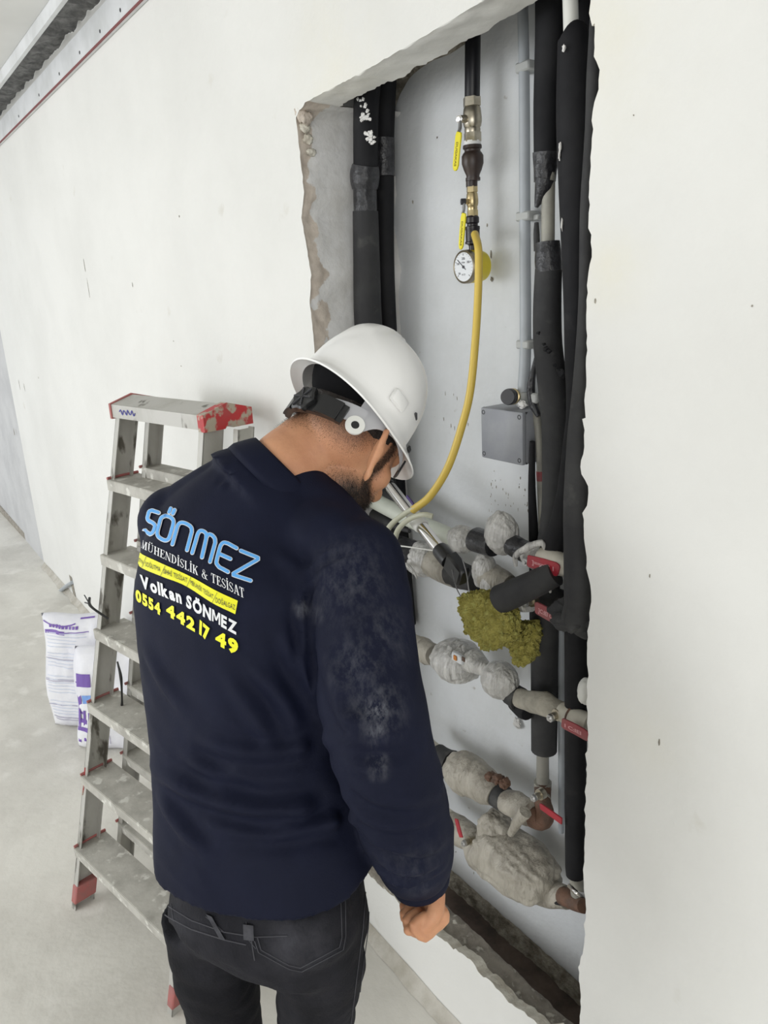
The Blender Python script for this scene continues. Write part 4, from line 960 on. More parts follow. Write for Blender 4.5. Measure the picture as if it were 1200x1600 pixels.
# ---- hand (right), fist curled to the left, wrist at RWR
hd = _n(CP(684,1442,1.17)-RWR)                     # along the back of the hand
lat_ = _n(RW@np.array([-1., .12, -.35]))            # direction the fingers curl to (image left)
nrm = _n(np.cross(hd, lat_))
KN = RWR+hd*.062
def knuck(i): return KN+nrm*(-.033+.0218*i)+hd*(-.004*abs(i-1.3))
fing = []
for i in range(4):
    k = knuck(i); l_ = [1.0, 1.08, 1.0, .84][i]; r_ = [.0092, .0092, .0088, .0080][i]
    p1_ = k+lat_*.034*l_+hd*.016; p2_ = p1_+lat_*.012*l_-hd*.020*l_; p3_ = p2_-lat_*.018*l_-hd*.008
    fing.append(tube([k-hd*.012, k, (k+p1_)/2, p1_, (p1_+p2_)/2+lat_*.002, p2_, p3_], [r_*1.05, r_*1.12, r_*1.02, r_*1.03, r_*.95, r_*.95, r_*.8], 12, 2))
    fing.append(blob(p3_, (r_*.8,)*3, sub=2, nz=0))
tb = RWR+hd*.020-nrm*.026; thumb = [tb, tb-nrm*.012+hd*.022+lat_*.012, tb-nrm*.006+hd*.040+lat_*.032, tb+nrm*.006+hd*.044+lat_*.052]
fing.append(tube(thumb, [.014, .0125, .011, .0085], 12, 3)); fing.append(blob(thumb[-1], (.0085,)*3, sub=2, nz=0))
palm = blob(RWR+hd*.035+lat_*.004, (.041, .016, .045), [nrm, lat_, hd], sub=4, nz=0, pw=.85)
arm_axis = _n(RWR-RE)
# left hand simple pose, reaching into niche
def hand2(wr, d1, side_, nn):
    out = [blob(wr+d1*.045, (.040, .015, .048), [side_, nn, d1], sub=3, nz=0, pw=.85)]
    for i in range(4):
        k = wr+d1*.085+side_*(-.030+.020*i); l_ = [.9, 1, .95, .75][i]
        out.append(tube([k-d1*.01, k+d1*.028*l_+nn*.004, k+d1*.050*l_+nn*.018, k+d1*.058*l_+nn*.034], [.0095, .009, .0085, .007], 10, 2))
    out.append(tube([wr+d1*.02+side_*-.03, wr+d1*.045+side_*-.048+nn*.01, wr+d1*.07+side_*-.050+nn*.02], [.013, .011, .008], 10, 2))
    return join(*out)
ld = _n(LWR-LE)
LHm = hand2(LWR+ld*.01, ld, _n(np.cross(ld, [0, 0, 1])), np.array([0, 0, -1.]))
# ---- head
cran = blob(Hd(0, -.006, .018), (.076, .093, .090), HAX, sub=4, nz=0)
jaw = blob(Hd(0, .032, -.058), (.057, .060, .056), HAX, sub=4, nz=0, pw=.9)
chin = blob(Hd(0, .074, -.092), (.026, .020, .020), HAX, sub=3, nz=0)
cheek = join(blob(Hd(.036, .058, -.022), (.028, .026, .028), HAX, sub=3, nz=0), blob(Hd(-.036, .058, -.022), (.028, .026, .028), HAX, sub=3, nz=0))
face = blob(Hd(0, .050, -.020), (.058, .044, .070), HAX, sub=4, nz=0)
nose = tube([Hd(0, .092, .010), Hd(0, .104, -.012), Hd(0, .114, -.030), Hd(0, .100, -.038)], [.008, .010, .013, .010], 12, 3)
nost = join(blob(Hd(.010, .100, -.034), (.008, .009, .007), HAX, sub=2, nz=0), blob(Hd(-.010, .100, -.034), (.008, .009, .007), HAX, sub=2, nz=0))
brow = tube([Hd(-.045, .070, .022), Hd(-.020, .088, .026), Hd(0, .088, .022), Hd(.020, .088, .026), Hd(.045, .070, .022)], .010, 10, 3)
lips = join(tube([Hd(-.022, .086, -.058), Hd(0, .097, -.055), Hd(.022, .086, -.058)], .006, 8, 3), tube([Hd(-.019, .085, -.066), Hd(0, .094, -.067), Hd(.019, .085, -.066)], .006, 8, 3))
def ear(s):
    c = Hd(.078*s, -.004, -.030); e = _n(hr*s*.80-hf*.60); bk = _n(-hf*.45+hr*s*.35+hu*.10)
    up_ = _n(hu*.97-hf*.22); ot = _n(hr*s*.82-hf*.57)
    O = lambda a, b, k=0: c+(up_*a+ot*b+hr*s*k)*1.22
    helix = [O(.002, .006, .004), O(.020, .008, .006), O(.032, .016, .004), O(.032, .028, 0), O(.020, .034, -.002), O(.002, .032, -.002), O(-.014, .024, 0), O(-.024, .014, .002)]
    return join(tube(helix, [.004, .0048, .0052, .0054, .0052, .0048, .0048, .006], 10, 4),
                blob(O(-.026, .011, .002), (.008, .009, .010), [hr, ot, up_], sub=3, nz=0),
                blob(O(.004, .016, -.003), (.0045, .017, .027), [_n(np.cross(ot, up_)), ot, up_], sub=3, nz=0),
                tube([O(.022, .022, .004), O(.006, .023, .006), O(-.008, .018, .005)], [.004, .0045, .004], 8, 3),
                blob(O(-.006, .003, .006), (.005, .005, .008), [hr, ot, up_], sub=2, nz=0))
neck = tube([CP(420,800,1.27), NB, CP(468,716,1.270), CP(500,694,1.28)], [.066, .066, .063, .066], 24, 3)
torso_b = ringloft(smoothrings(T(.84)))
def limb(P, R_, seg=20): return join(tube(P, R_, seg, 4), blob(P[0], (R_[0],)*3, sub=3, nz=0), blob(P[-1], (R_[-1],)*3, sub=3, nz=0))
rarm = limb([RS, (RS+RE)/2, RE, RE*.6+RWR*.4, RWR+arm_axis*.0], [.060, .052, .044, .042, .028])
larm = limb([LS, (LS+LE)/2, LE, (LE+LWR)/2, LWR], [.058, .050, .043, .040, .028])
RK = RH+np.array([-.045, -.005, -.33]); RA = np.array([RK[0]-.03, RK[1]-.03, .09]); LK = LH+np.array([-.025, .01, -.33]); LA = np.array([LK[0]-.01, LK[1]-.02, .09])
rleg = limb([RH, (RH+RK)/2, RK, RK*.6+RA*.4, RA], [.060, .054, .048, .045, .036]); lleg = limb([LH, (LH+LK)/2, LK, LK*.6+LA*.4, LA], [.060, .054, .048, .045, .036])
def footb(A_, face):
    f = az(face); return join(tube([A_-f*.03+[0, 0, -.045], A_+f*.05+[0, 0, -.050], A_+f*.14+[0, 0, -.062]], [.034, .036, .026], 14, 3), blob(A_+[0, 0, -.02], (.036, .036, .05), sub=3, nz=0))
body = remesh(join(cran, jaw, chin, cheek, face, nose, nost, brow, lips, ear(1), ear(-1), neck, torso_b, rarm, larm, rleg, lleg, footb(RA, 125), footb(LA, 132), LHm), .0036, 3, .5)
handm = remesh(join(palm, *fing, tube([RWR-hd*.03-arm_axis*.03, RWR, RWR+hd*.02], [.026, .026, .024], 16, 3)), .0019, 3, .5)
nb_ = len(body[0]); body = (np.vstack([body[0], handm[0]]), body[1]+[tuple(i+nb_ for i in f) for f in handm[1]], np.vstack([body[2], handm[2]]))
# skin colours: stubble fade on neck/nape and beard on cheeks as hair colour on the skin
bo = mk('body', body[:2], M_skin, person, sharp=180)
V = body[0]; L3 = np.array([(V-HC)@hr, (V-HC)@hf, (V-HC)@hu]).T
def sst(x, a, b): t_ = np.clip((x-a)/(b-a), 0, 1); return t_*t_*(3-2*t_)
r_, f_, u_h = L3[:, 0], L3[:, 1], L3[:, 2]
near = (np.linalg.norm(V-HC, axis=1) < .17)
nape = sst(u_h, -.060, .0)*sst(-f_, .0, .04)*.75
burn = sst(f_, .016, .024)*sst(-f_, -.050, -.036)*sst(u_h, -.10, -.06)*.85
jawb = sst(-u_h, .040, .078)*sst(f_, -.042, .018)
cheekb = sst(-(u_h+.045-(.052-f_)*.5), .0, .018)*sst(f_, .018, .03)
hairw = np.clip(np.maximum.reduce([nape, burn, jawb, cheekb]), 0, 1)*near*(np.abs(r_) < .080)
ca = bo.data.color_attributes.new('stubble', 'FLOAT_COLOR', 'POINT')
buf = np.ones((len(V), 4)); buf[:, 0] = hairw; ca.data.foreach_set('color', buf.ravel())
nt = M_skin.node_tree; N = nt.nodes; L = nt.links; b_ = N['Principled BSDF']
at = N.new('ShaderNodeAttribute'); at.attribute_name = 'stubble'
sx = N.new('ShaderNodeSeparateColor'); L.new(at.outputs['Color'], sx.inputs[0])
nz_ = N.new('ShaderNodeTexNoise'); nz_.inputs['Scale'].default_value = 700; nz_.inputs['Detail'].default_value = 2
tc = N.new('ShaderNodeTexCoord'); L.new(tc.outputs['Object'], nz_.inputs['Vector'])
mm = N.new('ShaderNodeMath'); mm.operation = 'ADD'; L.new(nz_.outputs[0], mm.inputs[0]); L.new(sx.outputs[0], mm.inputs[1])
mr = N.new('ShaderNodeMapRange'); mr.inputs[1].default_value = .60; mr.inputs[2].default_value = 1.5; L.new(mm.outputs[0], mr.inputs[0])
mx = N.new('ShaderNodeMix'); mx.data_type = 'RGBA'; L.new(mr.outputs[0], mx.inputs[0])
L.new(b_.inputs['Base Color'].links[0].from_socket, mx.inputs[6]); mx.inputs[7].default_value = (.022, .015, .012, 1); L.new(mx.outputs[2], b_.inputs['Base Color'])
b_.inputs['Subsurface Weight'].default_value = .08; b_.inputs['Subsurface Radius'].default_value = (.012, .005, .003); b_.inputs['Subsurface Scale'].default_value = .5
# short hair bristles standing on beard, nape
Nn = body[2]; rn = np.random.RandomState(4)
def bristles(sel, count, ln, name, wd=.0004, comb=None):
    ii = np.where(sel)[0]; idx = rn.choice(ii, count, p=hairw[ii]/hairw[ii].sum()); V_ = []; F_ = []
    comb = comb if comb is not None else -hu
    for i in idx:
        p = V[i]+rn.normal(0, .0014, 3); d_ = _n(Nn[i]*.75+comb*.5+rn.normal(0, .22, 3)); s_ = _n(np.cross(d_, rn.normal(0, 1, 3)))*wd
        l_ = ln*rn.uniform(.5, 1.1); k = len(V_); V_ += [p-s_, p+s_, p+d_*l_]; F_.append((k, k+1, k+2))
    o = mk(name, (V_, F_), M_hair, person, smooth=False); o['kind'] = 'stuff'; return o
bristles((hairw > .12)*(f_ > -.02)*(u_h < .02), 11000, .0065, 'beard', .00030)
bristles((hairw > .05)*(f_ <= -.02)*near*(u_h < .02), 7000, .004, 'hair_stubble', .0002)
hair = blob(Hd(0, -.012, .030), (.0785, .092, .086), HAX, sub=5, nz=.01, nsc=8)
HV = np.array(hair[0]); keep = ((HV-HC)@hu > .0+.45*np.maximum((HV-HC)@hf, -.02)) & ((HV-HC)@hu > -.004)
ks = set(np.where(keep)[0].tolist()); mk('hair', (hair[0], [f for f in hair[1] if all(i in ks for i in f)]), M_hair, person)

# ---- shirt
cc0 = CP(444,744,1.262); cn = _n(_n(NB-CP(408,800,1.265))*.75+_n(HC-NB)*.55)
tors = ringloft(smoothrings(T(1.0, .004), 3, 9))
hem = CP(411,1300,1.22)
sl = [RS+(-_n(RE-RS))*.0, CP(560,940,1.15), CP(570,1020,1.12), CP(584,1110,1.09), CP(602,1190,1.08), CP(630,1280,1.10), CP(646,1328,1.13), CP(652,1356,1.15), CP(655,1372,1.16)]
slr = [.076, .079, .077, .077, .073, .067, .060, .052, .042]
rsl = join(tube(sl, slr, 26, 4), blob(RS+[0, 0, .004], (.075, .075, .072), sub=4, nz=0), blob(CP(500,835,1.2), (.085, .07, .06), sub=4, nz=0))
lsl = join(tube([LS, (LS+LE)/2, LE, (LE+LWR)/2, LWR-ld*.02], [.066, .062, .058, .054, .040], 24, 4), blob(LS, (.068,)*3, sub=4, nz=0), blob(LE, (.062,)*3, sub=3, nz=0), blob(CP(325,790,1.32), (.085, .065, .06), sub=4, nz=0))
trap = join(tube([CP(430,745,1.27), CP(490,800,1.24), RS], [.060, .062, .066], 20, 4), tube([CP(420,748,1.28), CP(345,775,1.31), LS], [.060, .060, .062], 20, 4))
neckst = ringloft([(cc0+cn*h_, a_, a_*.9, 106, cn) for h_, a_ in ((-.06, .110), (-.030, .094), (-.012, .084), (-.002, .079))])
shirt = remesh(join(tors, rsl, lsl, trap, neckst), .0065, 7, .5)
SV, SF, SN = shirt; SV = SV.copy()
st0 = bvh(SV, SF)
# folds: measured crease lines pressed into the cloth
def crease(pts, amp, wd):
    global SV
    P = [onto(st0, a, b, 0) for a, b in pts]; P = np.array([p for p in P if p is not None])
    if len(P) < 2: return
    P = catmull(P, 6); best = np.full(len(SV), 1e9); tt = np.zeros(len(SV))
    for i in range(len(P)-1):
        a, b = P[i], P[i+1]; ab = b-a; t_ = np.clip(((SV-a)@ab)/(ab@ab+1e-12), 0, 1); d__ = np.linalg.norm(SV-(a+t_[:, None]*ab), axis=1); c__ = d__ < best; tt[c__] = ((i+t_)/(len(P)-1))[c__]; best = np.minimum(best, d__)
    amp = amp*np.sin(np.pi*np.clip(tt, .02, .98))**.7
    SV += SN*((amp*np.exp(-(best/wd)**2)-amp*.7*np.exp(-((best-wd*1.7)/wd)**2))[:, None])
for pts, amp, wd in [
    ([(240,1195),(300,1235),(380,1262),(470,1265),(545,1250)], .007, .012), ([(225,1130),(290,1190),(360,1230)], .005, .011),
    ([(300,1150),(380,1175),(470,1170),(520,1150)], .004, .010), ([(250,1245),(290,1300),(330,1340)], .004, .010), ([(330,1290),(420,1300),(520,1285),(565,1275)], .005, .010),
    ([(395,1040),(440,1090),(470,1150)], .004, .011), ([(350,1050),(400,1120),(430,1180)], .003, .010), ([(470,925),(474,980),(478,1040),(492,1090)], .005, .007),
    ([(480,905),(500,885),(530,868),(560,858)], -.003, .005), ([(470,1010),(480,940),(500,895)], -.003, .005), ([(440,980),(465,1040),(480,1085)], .005, .010),
    ([(260,740),(310,725),(340,722)], -.002, .004), ([(330,720),(320,760)], .002, .006), ([(350,725),(345,765)], .002, .006), ([(535,1170),(580,1180),(640,1170)], -.004, .010),
    ([(540,1235),(600,1270),(680,1255)], -.004, .010), ([(560,1290),(620,1320),(690,1300)], .004, .009), ([(600,1330),(640,1350),(698,1325)], -.005, .009), ([(585,1350),(630,1378),(695,1352)], .005, .007),
    ([(520,1110),(560,1130),(600,1120)], .003, .010), ([(500,1000),(530,1090),(560,1190)], .003, .014), ([(225,1010),(250,1060),(300,1120)], .003, .012), ([(430,860),(470,900)], .002, .01)]:
    crease(pts, amp*2.1, wd*1.15)
nf = np.array([noise.noise(Vector((p[0]*9, p[1]*9, p[2]*13)))+.5*noise.noise(Vector((p[0]*22+p[2]*9, p[1]*22, p[2]*24))) for p in SV]); SV += SN*(nf*.0022)[:, None]
dg = np.array([1-abs(noise.noise(Vector((p[0]*5+p[2]*4, p[1]*5, p[2]*11+p[0]*5))))*2.2 for p in SV]); low = 1/(1+np.exp((SV[:, 2]-1.22)/.06)); SV += SN*(np.clip(dg, -.2, 1)**3*.0035*(.25+.75*low))[:, None]
# hem follows the measured curve: trim away below it, then thin the rim
hemc = CP(411,1400,1.215); 
so = mk('shirt', (SV, SF), M_shirt, person, sharp=180)
add_mask(M_shirt, [(*CP(590,1105,1.02), .060, .30), (*CP(589,1112,1.02), .026, .95), (*CP(588,1135,1.02), .024, .9), (*CP(586,1155,1.02), .018, .6), (*CP(545,900,1.08), .10, .16), (*CP(600,990,1.06), .08, .13), (*CP(592,1197,1.02), .026, .9),
    (*CP(618,1200,1.03), .014, .8), (*CP(640,1330,1.07), .07, .14), (*CP(655,1376,1.10), .035, .22), (*CP(473,950,1.10), .022, .45), (*CP(505,960,1.10), .03, .25), (*CP(560,1040,1.04), .07, .2)], (.36, .37, .40), nscale=48, nlo=.42, nhi=.80, stretch=(1.5, 1.5, .5))
STree = bvh(SV, SF)
# cuff and hem bands
def band(path, r0, r1, name, m, parent, seg=28):
    return mk(name, tube(path, [r0, r1], seg), m, parent)
mk('cuff', tube([CP(655,1364,1.156), CP(656,1371,1.16), CP(658,1379,1.164)], [.045, .0455, .043], 26, 2, nz=.04), M_shirt, so)
# collar: folded band round the neck
cc = CP(444,744,1.262); cn = _n(_n(NB-CP(408,800,1.265))*.75+_n(HC-NB)*.55)
def colring(h_, ra, rb, sag=0):
    f = az(106); f = _n(f-(f@cn)*cn); r = np.cross(f, cn); out = []
    for k in range(48):
        t_ = 2*math.pi*k/48; out.append(cc+cn*h_+r*ra*math.cos(t_)+f*rb*math.sin(t_)+cn*sag*max(0, math.sin(t_))*-1)
    return out
prof = [(-.032, .099, .089), (-.020, .098, .088), (-.004, .089, .081), (.008, .082, .074), (.012, .079, .071), (.008, .076, .068), (-.008, .080, .072), (-.03, .092, .083)]
V = []; F_ = []
for (h_, a, b) in prof: V += colring(h_, a, b)
for i in range(len(prof)):
    j = (i+1) % len(prof)
    for k in range(48): F_.append((i*48+k, i*48+(k+1) % 48, j*48+(k+1) % 48, j*48+k))
mk('collar', (V, F_), M_shirt, so, sharp=180)

# ---- lettering on the back of the shirt
def c3(p): return 200+p[0]/5.4545, 780+p[1]/5.4545           # coordinates measured on an enlarged view of the print
def drop(px, py, off):
    # stay on the back panel: past the turn of the body carry on along the cloth instead of hitting the sleeve behind
    q = onto(STree, px, py, off); q2 = onto(STree, px+9, py, off)
    if q is not None and q2 is not None and abs(dep(q)-dep(q2)) < .030: return q
    for k in range(1, 30):
        a = onto(STree, px+k, py, off); b = onto(STree, px+k+7, py, off)
        if a is None or b is None or abs(dep(a)-dep(b)) > .022: continue
        p = a+(a-b)/7*k*.9; h_ = STree.find_nearest(Vector(p)); n_ = np.array(h_[1]); n_ = n_ if n_@_n(CAM-p) > -.3 else -n_
        return np.array(h_[0])+n_*off
    return None
def put(V2, F2, off, name, m, merge=None):
    P = []; ok = []
    for p in V2:
        q = drop(*c3(p), off); ok.append(q is not None); P.append(q if q is not None else np.zeros(3))
    F2 = [f for f in F2 if all(ok[i] for i in f)]
    used = sorted({i for f in F2 for i in f}); mp = {a: i for i, a in enumerate(used)}
    return mk(name, ([P[i] for i in used], [tuple(mp[i] for i in f) for f in F2]), m, so, smooth=False)
def stroke(pts, w_, closed=False, sub=3, capn=8):
    """round-ended 2-D stroke"""
    P = np.array(pts, float); 
    if closed: P = np.vstack([P, P[:1]])
    # resample
    out = [P[0]]
    for a, b in zip(P[:-1], P[1:]):
        n = max(1, int(np.linalg.norm(b-a)/12)); out += [a+(b-a)*k/n for k in range(1, n+1)]
    P = np.array(out); V = []; F_ = []; T_ = np.gradient(P, axis=0); T_ /= np.linalg.norm(T_, axis=1)[:, None]
    for p, t_ in zip(P, T_): nn = np.array([-t_[1], t_[0]])*w_/2; V += [p-nn, p, p+nn]
    for i in range(len(P)-1): a = 3*i; F_ += [(a, a+1, a+4, a+3), (a+1, a+2, a+5, a+4)]
    for e in ([] if closed else [0, len(P)-1]):
        k0 = len(V); V.append(P[e]); 
        for k in range(14): an = 2*math.pi*k/14; V.append(P[e]+w_/2*np.array([math.cos(an), math.sin(an)]))
        for k in range(14): F_.append((k0, k0+1+k, k0+1+(k+1) % 14))
    return V, F_
def sm(pts, n=4): return catmull(pts, n).tolist()
S_ = [[(272,122),(212,100)]+sm([(212,100),(190,110),(182,135),(176,165),(188,186),(222,208),(240,228),(236,258),(222,288),(200,304)])+[(148,268)],
      sm([(330,146),(368,156),(394,182),(396,215),(384,262),(366,322),(348,350),(318,354),(278,332),(262,308),(262,276),(276,222),(294,166),(330,146)]),
      [(375,86),(361,118)], [(407,98),(393,128)],
      [(388,388)]+sm([(418,280),(432,234),(450,210),(480,206),(520,222),(548,248),(552,284)])+[(512,438)],
      [(556,462)]+sm([(588,352),(604,300),(624,276),(652,280),(674,302),(674,340)])+[(638,500)],
      sm([(676,330),(694,306),(722,312),(746,340),(750,376)])+[(706,538)],
      [(930,424),(856,382)]+sm([(856,382),(822,376),(798,398),(784,440),(764,520),(762,552),(784,584)])+[(858,624)], [(782,470),(878,514)],
      [(966,446),(1112,506),(1112,518),(902,640),(902,650),(1048,698)]]
outl = join(*[stroke(s, 36) for s in S_]); blue = join(*[stroke(s, 25) for s in S_])
put(*outl, .0022, 'logo_outline', M_wlet); put(*blue, .0030, 'logo_letters', M_blue)
def line_text(s, a, b, h_, bold=.0, sh=0.0):
    xx = 0; parts = []
    for ch in s:
        if ch == ' ': xx += .28; continue
        v_, f_3 = textmesh(ch, bold); v_[:, 0] += xx-v_[:, 0].min(); parts.append((v_, f_3)); xx = v_[:, 0].max()+.085
    V, F_ = join(*parts); V = np.array(V); x0, x1 = V[:, 0].min(), V[:, 0].max(); a = np.array(a, float); b = np.array(b, float)
    return [a+(b-a)*(p[0]-x0)/(x1-x0)+np.array([sh, -h_])*p[1]/.73 for p in V], F_
# slab-serif capitals drawn from stems and bars
def serif(ch):
    """returns list of polygons in a unit box and the advance width"""
    R = lambda x0, y0, x1, y1: [(x0, y0), (x1, y0), (x1, y1), (x0, y1)]
    Sx = lambda x, y, w_=.30: R(x-w_/2, y, x+w_/2, y+.055)
    def bar(x0, y0, x1, y1, w_):
        return [(x0-w_/2, y0), (x0+w_/2, y0), (x1+w_/2, y1), (x1-w_/2, y1)]
    st = lambda x: [R(x-.08, 0, x+.08, 1), Sx(x, 0), Sx(x, .945)]
    th = lambda x: [R(x-.03, 0, x+.03, 1), Sx(x, 0, .22), Sx(x, .945, .22)]
    def arc(cx_, cy_, rx, ry, a0, a1, w0, w1, n=10):
        out = []
        for k in range(n):
            t0, t1 = [math.radians(a0+(a1-a0)*(k+d)/n) for d in (0, 1)]
            f0, f1 = w0+(w1-w0)*math.sin(math.pi*k/n), w0+(w1-w0)*math.sin(math.pi*(k+1)/n)
            out.append([(cx_+(rx-f0)*math.cos(t0), cy_+(ry-f0*.6)*math.sin(t0)), (cx_+rx*math.cos(t0), cy_+ry*math.sin(t0)), (cx_+rx*math.cos(t1), cy_+ry*math.sin(t1)), (cx_+(rx-f1)*math.cos(t1), cy_+(ry-f1*.6)*math.sin(t1))])
        return out
    if ch == 'M': return th(.12)+[bar(.48, 0, .14, 1, .15), bar(.48, 0, .80, 1, .07)]+st(.82), 1.0
    if ch == 'U' or ch == 'Ü':
        p = [R(.1, .3, .26, 1), Sx(.18, .945), R(.62, .3, .68, 1), Sx(.65, .945, .22)]+arc(.39, .3, .29, .3, 180, 360, .1, .08)
        return p+([R(.2, 1.1, .32, 1.24), R(.48, 1.1, .60, 1.24)] if ch == 'Ü' else []), .82
    if ch == 'H': return st(.18)+st(.62)+[R(.18, .48, .62, .54)], .80
    if ch in 'EL':
        p = st(.18)+[R(.18, 0, .62, .06), bar(.60, 0, .62, .26, .06)]
        return (p+[R(.18, .94, .58, 1), bar(.56, .74, .58, 1, .06), R(.18, .48, .42, .54), R(.40, .38, .45, .64)] if ch == 'E' else p), .68
    if ch == 'N': return th(.14)+[bar(.64, 0, .16, 1, .16)]+th(.66), .80
    if ch == 'D': return st(.18)+arc(.26, .5, .46, .5, -90, 90, .05, .17), .78
    if ch in 'Iİ': return st(.18)+([R(.10, 1.1, .26, 1.25)] if ch == 'İ' else []), .36
    if ch == 'K': return st(.18)+[bar(.26, .40, .62, .97, .07), bar(.64, 0, .38, .60, .17), Sx(.62, 0, .28), Sx(.62, .945, .24)], .80
    if ch == 'T': return [R(.26, 0, .42, 1), Sx(.34, 0), R(.04, .94, .64, 1), bar(.05, .72, .07, 1, .05), bar(.63, .72, .61, 1, .05)], .70
    if ch == 'A': return [bar(.12, 0, .34, 1, .07), bar(.62, 0, .38, 1, .17), R(.2, .3, .5, .36), Sx(.12, 0, .22), Sx(.62, 0, .28)], .76
    if ch == 'S': return arc(.30, .73, .24, .27, 20, 200, .06, .09)+[bar(.44, .32, .10, .66, .20)]+arc(.30, .27, .25, .27, -160, 20, .06, .12)+[R(.50, .70, .54, .97), R(.04, .03, .08, .30)], .60
    if ch == '&': return arc(.34, .78, .17, .22, 0, 359, .05, .06)+[bar(.66, 0, .22, .74, .16)]+arc(.32, .26, .28, .27, 60, 330, .06, .12)+[bar(.52, .16, .72, .52, .05), Sx(.70, .48, .26), Sx(.70, 0, .24)], .86
    return [], .38
x = 0; GV = []; GF = []; txt = 'MÜHENDİSLİK & TESİSAT'; tot = sum(serif(c)[1]+.03 for c in txt)
for c in txt:
    ps, adv = serif(c)
    for poly in ps:
        k0 = len(GV); GF.append(tuple(range(k0, k0+len(poly))))
        for (a, b) in poly:
            s_ = (x+a)/tot; bx = 112+(1003-112)*s_; by_ = 412+(848-412)*s_; hh = 66+16*s_; GV.append(np.array([bx+b*(6-14*s_), by_-b*hh]))
    x += adv+.03
put(GV, GF, .0024, 'serif_lettering', M_wlet)
# yellow bar
topc = catmull([(98,452),(170,492),(330,566),(545,664),(765,786),(940,866)], 6); botc = catmull([(86,546),(135,592),(300,662),(500,742),(725,884),(918,980)], 6)
V2 = []; F2 = []
for a, b in zip(topc, botc):
    for k in range(5): V2.append(a+(b-a)*k/4)
n_ = len(topc)
for i in range(n_-1):
    for k in range(4): F2.append((i*5+k, i*5+k+1, i*5+k+6, i*5+k+5))
put(V2, F2, .0020, 'yellow_bar', M_ylet)
lt = [line_text('ISITMA', (102,532), (142,558), 34, .0), line_text('SOĞUTMA', (160,572), (288,622), 40), line_text('SIHHİ TESİSAT', (314,634), (516,716), 42),
      line_text('MEKANİK TESİSAT', (542,728), (736,854), 40), line_text('DOĞALGAZ', (756,880), (918,944), 44)]
sep = [stroke(s, 3) for s in ([(168,494),(132,584)], [(328,574),(290,656)], [(548,666),(512,750)], [(768,800),(726,886)])]
put(*join(*lt, *sep), .0030, 'bar_lettering', M_nav)
put(*join(line_text('Volkan', (124,746), (470,888), 104, .05, -12), line_text('SÖNMEZ', (506,912), (932,1150), 100, .045, 2)), .0026, 'white_lettering', M_wlet)
put(*join(line_text('0554', (80,858), (290,984), 94, .055, -4), line_text('442', (338,978), (580,1124), 100, .055), line_text('17', (616,1138), (700,1212), 112, .055, 6), line_text('49', (752,1222), (940,1322), 112, .055, 6)), .0026, 'yellow_lettering', M_ylet)

# ---- jeans
PV = [(CP(418,1320,1.215), .146, .108, 128), (CP(419,1375,1.215), .154, .115, 128), (CP(420,1418,1.215), .160, .118, 128), (CP(420,1446,1.215), .154, .110, 128), (CP(416,1466,1.22), .12, .085, 128)]
pel = ringloft(smoothrings(PV))
def leg(H_, K_, A_): return tube([H_+[0, 0, .05], H_+[0, 0, -.05], (H_+K_)/2, K_, K_*.6+A_*.4, A_+[0, 0, .0], A_+[0, 0, -.05]], [.076, .071, .064, .060, .058, .054, .056], 26, 4)
jeans = remesh(join(pel, leg(RH, RK, RA), leg(LH, LK, LA), blob(CP(482,1438,1.15), (.072, .070, .068), sub=4, nz=0), blob(CP(345,1430,1.21), (.064, .062, .064), sub=4, nz=0)), .0065, 5, .5)
JV, JF, JN = jeans
nf = np.array([abs(noise.noise(Vector((p[0]*10+p[2]*14, p[1]*10, p[2]*16))))+.4*noise.noise(Vector((p[0]*26, p[1]*26, p[2]*34))) for p in JV]); JV = JV+JN*(nf*.007-.002)[:, None]
jo = mk('jeans', (JV, JF), M_jeans, person, sharp=180); JTree = bvh(JV, JF)
add_mask(M_jeans, [(*CP(460,1470,1.08), .10, .6), (*CP(300,1440,1.18), .10, .45), (*CP(560,1440,1.12), .06, .5), (*CP(330,1520,1.2), .05, .35), (*CP(500,1580,1.1), .08, .3)], (.085, .085, .10), nscale=14, nlo=.35, nhi=.75)
def jput(lines_, off, wpx, name):
    VV = []; FF = []
    for ln in lines_:
        P = []
        for a, b in zip(ln[:-1], ln[1:]):
            n = max(2, int(math.dist(a, b)/5)); P += [onto(JTree, a[0]+(b[0]-a[0])*k/n, a[1]+(b[1]-a[1])*k/n, off) for k in range(n)]
        P.append(onto(JTree, *ln[-1], off)); P = [p for p in P if p is not None]
        if len(P) > 1:
            v_, f_2 = tube(P, wpx*dep(P[0])/FPX/2, 6); k = len(VV); VV += v_; FF += [tuple(i+k for i in f) for f in f_2]
    if VV: mk(name, (VV, FF), M_stitch, jo)
jput([[(385,1440),(387,1466),(400,1482)], [(402,1464),(408,1484),(452,1508),(470,1512),(530,1480),(534,1465),(532,1405)], [(398,1470),(404,1488),(452,1514),(472,1518),(536,1484),(540,1462),(539,1404)]], .0006, 1.6, 'pocket_stitching')
jput([[(578,1390),(575,1450),(566,1520),(556,1600)], [(571,1394),(567,1450),(558,1520),(548,1600)]], .0006, 1.4, 'side_seam')
jput([[(250,1408),(300,1438),(350,1456),(400,1464),(450,1462)], [(392,1462),(398,1500)], [(258,1430),(300,1452),(350,1468),(385,1476)], [(268,1412),(272,1440)], [(322,1432),(350,1456)]], .0006, 1.8, 'yoke_seam')
for (a, b, c, d) in [((255,1404),(264,1407),(280,1440),(271,1438)), ((322,1428),(331,1432),(352,1468),(343,1466)), ((380,1444),(396,1446),(397,1470),(381,1468))]:
    q = [onto(JTree, *p, .0008) for p in (a, b, c, d)]
    if all(p is not None for p in q): mk('belt_loop', prism(q, _n(CAM-q[0])*.0045), M_loop, jo, smooth=False)
